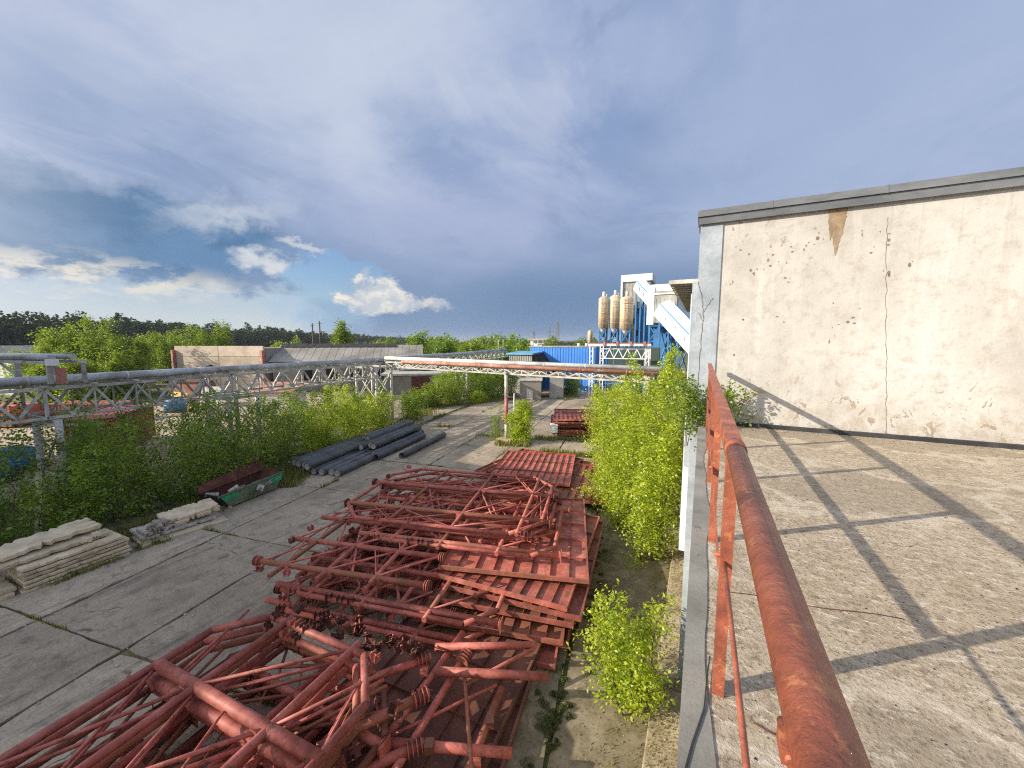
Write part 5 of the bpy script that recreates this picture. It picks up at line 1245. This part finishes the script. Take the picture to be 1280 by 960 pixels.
# steel gantry
ga = empty('steel_gantry', (-9.2, 49, 0), 0, 'white steel gantry frame with lattice girder and rusty top beam', 'gantry')
go = Vector((-9.2, 49, 0))
for x, y in ((-12.75, 48.6), (-12.1, 51.5), (-6.0, 48.9), (-6.2, 52)):
    mb = MB()
    for dx in (-.2, .2): mb.bar((x + dx, y, 0), (x + dx, y, 6.55), .12, .12)
    zig(mb, (x - .2, y - .02, 6.4), (x - .2, y - .0199, 6.3), 6.2, 1, .04)
    for k in range(9): mb.bar((x - .14, y, .5 + .65 * k), (x + .14, y, .85 + .65 * k), .05, .05)
    mb.build('column', M['white'], ga, go)
mb = MB(); mb.box2((-13.1, 48.35, 6.56), (-5.7, 48.9, 6.84)); mb.box2((-12.4, 51.4, 6.56), (-5.9, 51.8, 6.8)); mb.build('top_beam', M['white'], ga, go)
mb = MB(); mb.box2((-13.2, 48.3, 6.843), (-5.6, 49.0, 6.95))
for k in range(4): mb.box2((-11.2 + k * 1.6, 48.2, 6.6), (-10.9 + k * 1.6, 48.34, 7.1))
mb.build('rusty_cap', M['rustpipe'], ga, go)
mb = MB(); mb.bar((-11.6, 48.8, 6.2), (-6.1, 49.0, 6.2), .1, .1); mb.bar((-11.6, 48.8, 5.0), (-6.1, 49.0, 5.0), .1, .1); zig(mb, (-11.6, 48.8, 6.15), (-6.1, 49, 6.15), 1.1, 5, .09); mb.build('lattice_girder', M['white'], ga, go)
mb = MB()
for k in range(6): mb.bar((-11.4 + k * .95, 51.2, 0), (-11.4 + k * .95, 51.2, 6.3), .09, .09)
mb.bar((-11.6, 51.2, 3.4), (-6.2, 51.3, 3.4), .12, .12); mb.bar((-11.6, 51.2, 1.6), (-6.2, 51.3, 1.6), .12, .12); mb.build('blue_frame', M['bluesteel'], ga, go)
mb = MB(); mb.box2((-12.0, 55, 0), (-5.2, 56, 6.3)); tag(mb.build('dark_screen_wall', M['hill'], None, (-9, 55, 0)), 'dark green wall seen through the steel gantry', 'wall')
mb = MB(); mb.tube((-10.9, 50.3, 5.9), (-11.5, 49.7, 5.55), .09, 8, .16); mb.bar((-10.9, 50.3, 5.9), (-10.7, 50.3, 6.5), .05, .05); tag(mb.build('flood_lamp', M['white'], None, (-10.9, 50.3, 5.9)), 'white flood lamp hanging under the gantry beam', 'lamp')
mb = MB(); mb.path([(-8.2, 48.2, .6), (-8.2, 48.2, 1.1), (-8.2, 48.2, 1.5), (-8.2, 48.2, 1.75)], [.55, .75, .6, .2], 12); tag(mb.build('white_tank', M['white'], None, (-8.2, 48.2, .6)), 'rounded white tank under the gantry beside the young trees', 'tank')
# silos
def silo(x, y, r, z0, z1, mat, label):
    root = empty('silo', (x, y, 0), 0, label, 'silo', 'cream silos on blue legs')
    mb = MB(); mb.path([(0, 0, z0), (0, 0, z1), (0, 0, z1 + .35), (0, 0, z1 + .42)], [r, r, r * .55, r * .2], 24); mb.build('shell', M[mat], root)
    shell_ = list(root.children)[-1]
    mb = MB()
    for k in range(1, 6):
        z = z0 + (z1 - z0) * k / 6; mb.tube((0, 0, z - .05), (0, 0, z + .05), r + .03, 24)
    mb.build('hoop', M[mat], shell_)
    mb = MB(); mb.path([(0, 0, z0 - 1.7), (0, 0, z0 - .001)], [.25, r * .97], 20); mb.build('hopper_cone', M['coping'], root)
    mb = MB(); mb.tube((0, 0, z1 + .3), (0, 0, z1 + 1.25), .28, 10); mb.tube((.5, .1, z1 + .2), (.5, .1, z1 + .8), .12, 8); mb.build('filter_stub', M['metalwhite'], root)
    mb = MB()
    for k in range(12): mb.bar((-.18, -r - .12, z0 + .3 + k * .42), (.18, -r - .12, z0 + .3 + k * .42), .04, .04)
    for dx in (-.2, .2): mb.bar((dx, -r - .12, z0 - .5), (dx, -r - .12, z1 + .4), .05, .05)
    mb.build('ladder', M['rustpipe'], root)
    for k in range(4):
        a = math.pi / 4 + k * math.pi / 2; p = (math.cos(a) * r * .92, math.sin(a) * r * .92)
        mb = MB(); mb.bar((*p, 0), (*p, z0 + .2), .2, .2); mb.build('leg', M['bluesteel'], root)
    mb = MB()
    for k in range(4):
        a = math.pi / 4 + k * math.pi / 2; b = a + math.pi / 2
        p = (math.cos(a) * r * .92, math.sin(a) * r * .92); q = (math.cos(b) * r * .92, math.sin(b) * r * .92)
        mb.bar((*p, z0 - 2.4), (*q, z0 - .2), .1, .1); mb.bar((*q, z0 - 2.4), (*p, z0 - .2), .1, .1); mb.bar((*p, z0 - 2.4), (*q, z0 - 2.4), .12, .12)
    mb.build('leg_brace', M['bluesteel'], root)
silo(-17.35, 74.5, .95, 9.7, 15.3, 'silo', 'left cream silo, cleanest of the three')
silo(-15.3, 75.0, 1.02, 9.7, 15.5, 'silo', 'middle cream silo between the clean one and the rusty one')
silo(-12.35, 70.5, 1.15, 9.3, 14.6, 'silorust', 'right silo, broadest and most streaked with rust')
tk = empty('small_tank', (-19.2, 72, 0), 0, 'small rusty upright tank left of the silos', 'tank')
mb = MB(); mb.path([(0, 0, 6.4), (0, 0, 9.0), (0, 0, 9.3)], [.45, .45, .15], 14); mb.build('shell', M['silorust'], tk)
mb = MB()
for dx in (-.35, .35): mb.bar((dx, 0, 0), (dx, 0, 6.5), .15, .15)
mb.build('leg', M['rustpipe'], tk)
# white mixing tower and conveyor galleries
tw = empty('mixing_tower', (-10, 79, 0), 0, 'tall white clad mixing tower with blue steel below, behind the silos', 'tower')
wo = Vector((-10, 79, 0))
mb = MB(); mb.box2((-14.5, 78, 6.0), (-9.4, 83, 18.6)); ribs(mb, -14.4, -9.5, 78, 6.2, 18.4, .7, .04); mb.build('wall', M['grey'], tw, wo)
mb = MB(); mb.box2((-14.85, 77.6, 18.603), (-9.1, 83.4, 19.9)); mb.box2((-14.85, 77.6, 10), (-14.52, 77.95, 18.6)); mb.build('roof_fascia', M['white'], tw, wo)
mb = MB(); mb.box2((-11.8, 77.7, 6.5), (-6.5, 77.94, 13.6)); ribs(mb, -11.8, -6.5, 77.7, 6.5, 13.6, .5, .05); mb.build('blue_cladding', M['bluesteel'], tw, wo)
mb = MB()
for x in (-14, -12, -10): mb = MB(); mb.bar((x, 78.2, 0), (x, 78.2, 6), .3, .3); mb.build('leg', M['bluesteel'], tw, wo)
for (x, z) in ((-11.9, 8.2), (-12.0, 12.4), (-12.6, 10.5)): mb = MB(); mb.box2((x, 77.63, z), (x + .8, 77.69, z + 1.1)); mb.build('window', M['dark'], tw, wo)
tr = empty('transfer_house', (-6, 70, 0), 0, 'white boxy transfer house on blue legs between the two galleries', 'tower')
t0 = Vector((-6, 70, 0))
mb = MB(); mb.box2((-7.75, 70, 10.3), (-4.2, 73.2, 15.6)); ribs(mb, -7.7, -4.3, 70, 10.4, 14.4, .6, .04); mb.build('wall', M['grey'], tr, t0)
mb = MB(); mb.add([(-8.0, 69.8, 15.0), (-3.9, 69.8, 15.0), (-3.9, 71.5, 16.9), (-8.0, 71.5, 16.9), (-8.0, 73.5, 15.0), (-3.9, 73.5, 15.0)], [(0, 1, 2, 3), (3, 2, 5, 4), (0, 3, 4), (1, 5, 2), (0, 4, 5, 1)]); mb.build('roof', M['white'], tr, t0)
mb = MB(); mb.box2((-8.9, 69.9, 10.0), (-7.76, 73.3, 15.6)); mb.add([(-8.9, 69.9, 15.6), (-7.76, 69.9, 15.6), (-7.76, 71.5, 16.9), (-8.9, 71.5, 16.9), (-8.9, 73.3, 15.6), (-7.76, 73.3, 15.6)], [(0, 1, 2, 3), (3, 2, 5, 4), (0, 3, 4), (1, 5, 2), (0, 4, 5, 1)]); mb.build('side_wing', M['white'], tr, t0)
for x, y in ((-8.4, 70.2), (-6.8, 70.2), (-4.6, 70.2), (-8.4, 73), (-4.6, 73)):
    mb = MB(); mb.bar((x, y, 0), (x, y, 10.3), .3, .3); mb.build('leg', M['bluesteel'], tr, t0)
mb = MB()
for z in (2, 4.6, 7.2):
    mb.bar((-8.4, 70.2, z), (-6.8, 70.2, z + 2.6), .16, .16); mb.bar((-6.8, 70.2, z), (-8.4, 70.2, z + 2.6), .16, .16); mb.bar((-8.4, 70.2, z + 2.6), (-4.6, 70.2, z + 2.6), .18, .18); mb.bar((-6.8, 70.2, z), (-4.6, 70.2, z + 2.6), .14, .14)
mb.box2((-8.3, 72.4, 2), (-4.7, 72.5, 10)); mb.build('leg_brace', M['bluesteel'], tr, t0)
def gallery(name, p, q, wd, hg, label):
    p = Vector(p); q = Vector(q); d = (q - p).normalized(); s_ = d.cross(Vector((0, 0, 1))).normalized(); u = s_.cross(d)
    root = empty(name, p, 0, label, 'conveyor gallery', 'white conveyor galleries')
    def prof(k): return [s_ * -wd / 2 * k, s_ * wd / 2 * k, s_ * wd / 2 * k + u * hg * .72, u * hg * k, s_ * -wd / 2 * k + u * hg * .72]
    a = [p + v for v in prof(1)]; mb = MB(); mb.extr(a, q - p); mb.build('casing', M['white'], root, p)
    mb = MB()
    for sg in (1, -1):
        e = s_ * sg * (wd / 2 + .03) + u * hg * .72; mb.bar(p + e, q + e, .14, .14, u)
    mb.build('blue_trim', M['blueroof'], root, p)
    n = 4
    for k in range(1, n):
        c = p.lerp(q, k / n) + s_ * (wd / 2 + .012) + u * hg * .42; c2 = p.lerp(q, k / n) - s_ * (wd / 2 + .012) + u * hg * .42
        mb = MB(); mb.bar(c - Vector((0, 0, .35)), c + Vector((0, 0, .35)), .03, .3); mb.build('window', M['dark'], root, p); mb = MB(); mb.bar(c2 - Vector((0, 0, .35)), c2 + Vector((0, 0, .35)), .03, .3); mb.build('window', M['dark'], root, p)
    mb = MB()
    for k in range(1, n):
        c = p.lerp(q, (k - .4) / n)
        for sg in (1, -1): mb.bar(Vector((c.x, c.y, 0)) + s_ * sg * wd * .4, c + s_ * sg * wd * .4, .22, .22)
        mb.bar(Vector((c.x, c.y, c.z * .2)) + s_ * wd * .4, c - s_ * wd * .4 - Vector((0, 0, .3)), .14, .14); mb.bar(Vector((c.x, c.y, c.z * .2)) - s_ * wd * .4, c + s_ * wd * .4 - Vector((0, 0, .3)), .14, .14)
    mb.build('trestle', M['bluesteel'], root, p)
gallery('conveyor_gallery', (-6.6, 69.6, 11.6), (-.6, 64.5, 5.0), 3.3, 3.0, 'lower white conveyor gallery sloping down to the workshop')
gallery('conveyor_gallery', (-11.6, 77.4, 17.0), (-7.9, 73.6, 12.9), 2.2, 2.4, 'upper white conveyor gallery between mixing tower and transfer house')
# barn with asbestos roof and concrete panel front
pb = empty('concrete_panel_building', (-61.5, 30.5, 0), 0, 'cream concrete panel building end with open dark gap in its wall', 'building')
p0 = Vector((-61.5, 30.5, 0))
def wallbox(mb, a, b, th, z0, z1, off=0):
    a = Vector((*a, 0)); b = Vector((*b, 0)); d = (b - a).normalized(); nrm = Vector((d.y, -d.x, 0))
    q = [a + nrm * off, b + nrm * off, b + nrm * (off - th), a + nrm * (off - th)]
    mb.prism([(v.x, v.y) for v in q], z0, z1)
Lf, Rt = (-68.3, 28.2), (-55.0, 32.8); Md = ((Lf[0] + Rt[0]) / 2, (Lf[1] + Rt[1]) / 2)
for (a, b) in ((Lf, Md), (Md, Rt)):
    dx, dy = (b[0] - a[0]) * .006, (b[1] - a[1]) * .006
    for z0, z1 in ((0, 2.1), (2.14, 3.6), (3.64, 5.0), (5.04, 6.5)):
        mb = MB(); wallbox(mb, (a[0] + dx, a[1] + dy), (b[0] - dx, b[1] - dy), .3, z0, z1); mb.build('wall_panel', M['concp'], pb, p0)
mb = MB(); d_ = Vector((Rt[0] - Lf[0], Rt[1] - Lf[1])).normalized(); bk = Vector((-d_.y, d_.x)) * 9
mb.prism([(Lf[0] + bk.x * .04, Lf[1] + bk.y * .04), (Rt[0] + bk.x * .04, Rt[1] + bk.y * .04), (Rt[0] + bk.x, Rt[1] + bk.y), (Lf[0] + bk.x, Lf[1] + bk.y)], 0, 6.2); mb.build('rear_wall', M['brick'], pb, p0)
mb = MB(); m1 = Vector((*Md, 0)); dd = Vector((d_.x, d_.y, 0)); nn = Vector((d_.y, -d_.x, 0)) * .03
mb.extr([m1 - dd * 2.6 + nn + Vector((0, 0, 3.0)), m1 - dd * .6 + nn + Vector((0, 0, 3.0)), m1 - dd * .6 + nn + Vector((0, 0, 3.5)), m1 - dd * 1.3 + nn + Vector((0, 0, 3.85)), m1 - dd * 2.0 + nn + Vector((0, 0, 3.6))], nn); mb.build('broken_gap', M['dark'], pb, p0)
for P_ in (Lf, Rt):
    mb = MB(); mb.box2((P_[0] - .25, P_[1] - .35, 0), (P_[0] + .25, P_[1] + .02, 5.9)); mb.build('brick_pier', M['rustpipe'], pb, p0)
bn = empty('long_barn', (-46, 42, 0), 0, 'long grey barn with slipped asbestos sheet roof', 'building')
b0 = Vector((-46, 42, 0))
a = Vector((-54.4, 33.6, 0)); b = Vector((-38.6, 46.6, 0)); d = (b - a).normalized(); bk = Vector((-d.y, d.x, 0)) * 9
Z = lambda v, z: Vector((v.x, v.y, z))
mb = MB(); mb.extr([Z(a, 0), Z(b, 0), Z(b, 4.4), Z(a, 4.4)], bk * .03); mb.extr([Z(a + bk, 0), Z(b + bk, 0), Z(b + bk, 4.4), Z(a + bk, 4.4)], bk * -.03); mb.build('side_wall', M['brick'], bn, b0)
mb = MB()
for e in (a + d * .01, b - d * .3): mb.extr([Z(e + bk * .031, 0), Z(e + bk * .969, 0), Z(e + bk * .969, 4.4), Z(e + bk * .5, 6.35), Z(e + bk * .031, 4.4)], d * .28)
mb.build('gable', M['brick'], bn, b0)
for s0, s1 in ((-.06, .5), (1.06, .5)):
    mb = MB(); n = 40
    for k in range(n):
        p = a - d * .3 + (b - a + d * .6) * (k / n); q = a - d * .3 + (b - a + d * .6) * ((k + .97) / n)
        h = .02 * (k % 2); mb.extr([Z(p + bk * s0, 4.25 + h), Z(q + bk * s0, 4.25 + h), Z(q + bk * s1, 6.55 + h), Z(p + bk * s1, 6.55 + h)], (0, 0, .05))
    mb.build('roof', M['asb'], bn, b0)
mb = MB(); q = 0; r2 = random.Random(4)
while q < 16:
    l = r2.uniform(.6, 1.8); p = a + d * q; mb.extr([Z(p + bk * .40, 6.25), Z(p + d * l + bk * .40, 6.25), Z(p + d * l + bk * .55, 6.75 + r2.uniform(-.04, .05)), Z(p + bk * .55, 6.75)], (0, 0, .08)); q += l + r2.uniform(0, .2)
mb.build('ridge_felt', M['bitumen'], bn, b0)
for t in (.18, .34, .5, .66, .82):
    p = a + (b - a) * t - bk * .004; mb = MB(); mb.extr([Z(p, 1.6), Z(p + d * 1.4, 1.6), Z(p + d * 1.4, 3.2), Z(p, 3.2)], bk * -.003); mb.build('window', M['dark'], bn, b0)
ln = empty('low_block', (-37, 41, 0), 0, 'low flat roofed block with dark red gate at the end of the barn', 'building')
q0 = Vector((-37, 41, 0))
mb = MB(); mb.prism([(-38.4, 38.6), (-33.5, 42.6), (-36.5, 46.5), (-41.5, 42.5)], 0, 2.5); mb.build('wall', M['brick'], ln, q0)
mb = MB(); mb.prism([(-38.6, 38.2), (-31.0, 44.2), (-33.6, 47.6), (-41.9, 42.4)], 2.503, 2.75); mb.build('roof', M['rack'], ln, q0)
mb = MB(); mb.extr([(-35.6, 40.85, 0), (-33.7, 42.4, 0), (-33.7, 42.4, 2.3), (-35.6, 40.85, 2.3)], (.03, -.04, 0)); mb.build('gate', M['rustdark'], ln, q0)
mb = MB(); mb.bar((-31.6, 44.2, 0), (-31.6, 44.2, 2.5), .25, .25); mb.build('post', M['rack'], ln, q0)
ss = empty('rusty_shed', (-36, 22.5, 0), 0, 'small whitish shed with rusty red sheet roof behind the bushes', 'shed')
s0 = Vector((-36, 22.5, 0))
mb = MB(); mb.prism([(-37.5, 21.0), (-34.4, 22.6), (-35.6, 25.2), (-38.8, 23.6)], 0, 2.3); mb.build('wall', M['metalwhite'], ss, s0)
mb = MB(); mb.add([(-37.9, 20.6, 2.35), (-34.0, 22.6, 2.35), (-35.4, 25.5, 2.95), (-39.2, 23.7, 2.95), (-37.9, 20.6, 2.45), (-34.0, 22.6, 2.45), (-35.4, 25.5, 3.05), (-39.2, 23.7, 3.05)], [(0, 1, 2, 3), (7, 6, 5, 4), (0, 4, 5, 1), (1, 5, 6, 2), (2, 6, 7, 3), (3, 7, 4, 0)]); mb.build('roof', M['rustpipe'], ss, s0)
mb = MB(); mb.extr([(-36.6, 21.43, 0), (-35.8, 21.84, 0), (-35.8, 21.84, 1.8), (-36.6, 21.43, 1.8)], (.015, -.03, 0)); mb.build('door', M['rack'], ss, s0)
# containers
def container(x, y, ang, l, wd, h, mat, label, marks=False):
    root = empty('shipping_container', (x, y, 0), R(ang), label, 'container')
    mb = MB(); mb.box2((.06, .06, .12), (l - .06, wd - .06, h - .04)); n = int(l / .3)
    for k in range(n):
        for y_ in (.035, wd - .065): mb.box2((.1 + k * .3, y_, .15), (.24 + k * .3, y_ + .03, h - .1))
    mb.build('body', M[mat], root)
    mb = MB()
    for (xx, yy) in ((0, 0), (l - .12, 0), (0, wd - .12), (l - .12, wd - .12)): mb.box2((xx, yy, .1), (xx + .12, yy + .12, h))
    for yy in (0.002, wd - .102):
        mb.box2((.121, yy, h - .1), (l - .121, yy + .1, h - .002)); mb.box2((.121, yy, .1), (l - .121, yy + .1, .2))
    mb.build('corner_frame', M[mat], root)
    if marks:
        mb = MB()
        for k in range(2): mb.box2((l + .002, .35 + k * .95, h - .38), (l + .012, .35 + k * .95 + .72, h - .2))
        mb.build('white_marking', M['white'], root)
        mb = MB()
        for k in range(3): mb.tube((l + .02, .5 + .6 * k, .2), (l + .02, .5 + .6 * k, h - .15), .025, 6)
        mb.build('lock_rod', M['rack'], root)
container(-38.0, 11.6, -38, 6.0, 2.4, 2.5, 'contred', 'dark red container with white marking behind the left bushes', True)
container(-56, 7.0, 25, 6, 2.2, 1.8, 'contorange', 'orange container farther off at the left edge')
container(-52, 11.6, 28, 6, 2.2, 1.6, 'contorange', 'orange red container farther off behind the dark red one')
for k, (x, y, m_, lb, cat) in enumerate([(-31.8, 4.9, 'tealtarp', 'teal tarpaulin bundle on pallets behind the left bushes', 'bundle'), (-33.6, 6.3, 'tarpblue', 'blue tarpaulin bundle beside the dark red container', 'bundle'), (-48, 19.5, 'tarpblue', 'blue bundle under the yellow board by the sheds', 'bundle')]):
    rt = empty('tarp_bundle', (x, y, 0), .5, lb, cat)
    mb = MB(); mb.path([(0, 0, .15), (0, 0, .6), (0, 0, 1.1), (0, 0, 1.35)], [.95, 1.0, .85, .35], 10); mb.build('cover', M[m_], rt)
    mb = MB(); mb.box2((-1, -.8, 0), (1, .8, .145)); mb.build('pallet', M['wood'], rt)
M['yellow'] = worn('yellow_board', (.62, .46, .08, 1), (.4, .28, .05, 1), (.75, .58, .15, 1), 1, 8, .7)
mb = MB(); mb.box2((-49.5, 19.8, 1.4), (-46.2, 20.0, 1.9)); mb.bar((-49.2, 19.9, 0), (-49.2, 19.9, 1.39), .1, .1); mb.bar((-46.6, 19.9, 0), (-46.6, 19.9, 1.39), .1, .1); tag(mb.build('yellow_barrier', M['yellow'], None, (-48, 19.9, 0)), 'yellow barrier board seen through the left pipe bridge', 'barrier')
ub = empty('rusty_cabin', (-51, 22.6, 0), .4, 'rusty brown cabin with pale sheets leaning on it', 'cabin')
mb = MB(); mb.box2((-1.5, -1.2, 0), (1.5, 1.2, 2.6)); mb.build('wall', M['rustpipe'], ub)
mb = MB(); mb.box2((-1.6, -1.3, 2.603), (1.6, 1.3, 2.72)); mb.build('roof', M['rustdark'], ub)
mb = MB(); mb.extr([(1.8, -1.6, 0), (4.4, -1.6, 0), (4.4, -1.0, 2.2), (1.8, -1.0, 2.2)], (0, .04, 0)); mb.build('pale_sheet', M['rack'], ub)
# small house at far left
hs = empty('white_house', (-88, 18.5, 0), .35, 'small pale house with grey gable roof at the far left', 'house')
mb = MB(); mb.box2((-4.5, -4, 0), (4.5, 4, 4.5)); mb.extr([(-4.5, -4, 4.5), (4.5, -4, 4.5), (0, -4, 6.3)], (0, 8, 0)); mb.build('wall', M['white'], hs)
for s_ in (1, -1):
    mb = MB(); mb.extr([(0, -4.6, 6.42), (5.1 * s_, -4.6, 4.38), (5.1 * s_, 4.6, 4.38), (0, 4.6, 6.42)], (0, 0, .14)); mb.build('roof', M['asb'], hs)
for x in (-.7, .3): mb = MB(); mb.box2((x, -4.03, 4.3), (x + .7, -3.99, 4.9)); mb.build('window', M['dark'], hs)
# poles and pylons
for k, (x, y, h) in enumerate([(-81.3, 60, 11.4), (-78.8, 60, 11.8)]):
    rt = empty('utility_pole', (x, y, 0), 0, ['left one of two dark poles above the long grey roof', 'right one of two dark poles above the long grey roof'][k], 'pole', 'dark poles above the roof')
    mb = MB(); mb.tube((0, 0, 0), (0, 0, h), .2, 8, .14); mb.build('shaft', M['wood'], rt)
    mb = MB(); mb.bar((-.7, 0, h - .5), (.7, 0, h - .5), .12, .12); mb.build('crossarm', M['wood'], rt)
M['pylon'] = worn('pylon_steel', (.16, .18, .2, 1), (.1, .11, .13, 1), (.22, .24, .26, 1), 1, 5, .7)
for k, (x, y, h) in enumerate([(-190, 500, 29), (-199, 560, 40), (-186, 520, 36), (-205, 480, 24)]):
    rt = empty('power_pylon', (x, y, 0), 0, 'thin lattice pylon on the horizon behind the blue hall', 'pylon', 'pylons on the horizon')
    mb = MB(); wd = 2.6
    for sx, sy in ((1, 1), (1, -1), (-1, 1), (-1, -1)): mb.bar((sx * wd, sy * wd, 0), (sx * .3, sy * .3, h), .35, .35)
    for z in range(0, int(h) - 3, 4):
        f0 = 1 - z / h * .88; f1 = 1 - (z + 4) / h * .88; mb.bar((-wd * f0, -wd * f0, z), (wd * f1, -wd * f1, z + 4), .22, .22); mb.bar((wd * f0, -wd * f0, z), (-wd * f1, -wd * f1, z + 4), .22, .22)
    mb.build('lattice_mast', M['pylon'], rt)
    mb = MB()
    for z, l in ((h * .72, 4.5), (h * .84, 3.4), (h * .95, 2.4)): mb.bar((-l, 0, z), (l, 0, z), .3, .3)
    mb.build('crossarm', M['pylon'], rt)
fp = empty('far_plant', (-63, 152, 0), 0, 'pale open framed plant building on the horizon beyond the blue hall', 'building')
mb = MB(); mb.box2((-5, 0, 7.9), (5, 6, 8.6)); mb.build('roof', M['grey'], fp)
mb = MB()
for x in (-4.6, -2.3, 0, 2.3, 4.6): mb.bar((x, .3, 0), (x, .3, 7.9), .35, .35)
mb.bar((-4.6, .3, 6.4), (4.6, .3, 6.4), .3, .3); mb.build('frame', M['rack'], fp)
mb = MB(); mb.box2((-4.8, 3, 0), (4.8, 5.6, 7.6)); mb.build('wall', M['white'], fp)

# ------------------------------------------------------------------ unseen hall added left of the view to cast the yard shade
hl = empty('added_shade_hall', (-36, -20, 0), 0, 'unseen tall grey hall added left of the view to shade the yard', 'building')
h0 = Vector((-36, -20, 0))
mb = MB(); mb.box2((-46, -62, 0), (-27.2, .5, 12.0)); mb.build('wall', M['brick'], hl, h0)
mb = MB(); mb.box2((-46.3, -62.3, 12.003), (-26.9, .8, 12.4)); mb.build('roof_edge', M['coping'], hl, h0)
for k in range(8): mb = MB(); mb.box2((-27.22, -56 + k * 7, 3), (-27.17, -52 + k * 7, 9)); mb.build('window', M['dark'], hl, h0)

# ------------------------------------------------------------------ thin air that lets the far forest and horizon fade
hz = MB(); hz.box2((-4200, -4200, -1.1), (4200, 4200, 60))
hzm = bpy.data.materials.new('thin_air'); hzm.use_nodes = True; hzm.node_tree.nodes.clear()
ho_ = hzm.node_tree.nodes.new('ShaderNodeOutputMaterial'); hv_ = hzm.node_tree.nodes.new('ShaderNodeVolumePrincipled')
hv_.inputs['Color'].default_value = (.78, .84, .93, 1); hv_.inputs['Density'].default_value = .00012
hzm.node_tree.links.new(hv_.outputs[0], ho_.inputs['Volume'])
tag(hz.build('haze', hzm), 'thin haze softening the far forest and horizon', kind='stuff')
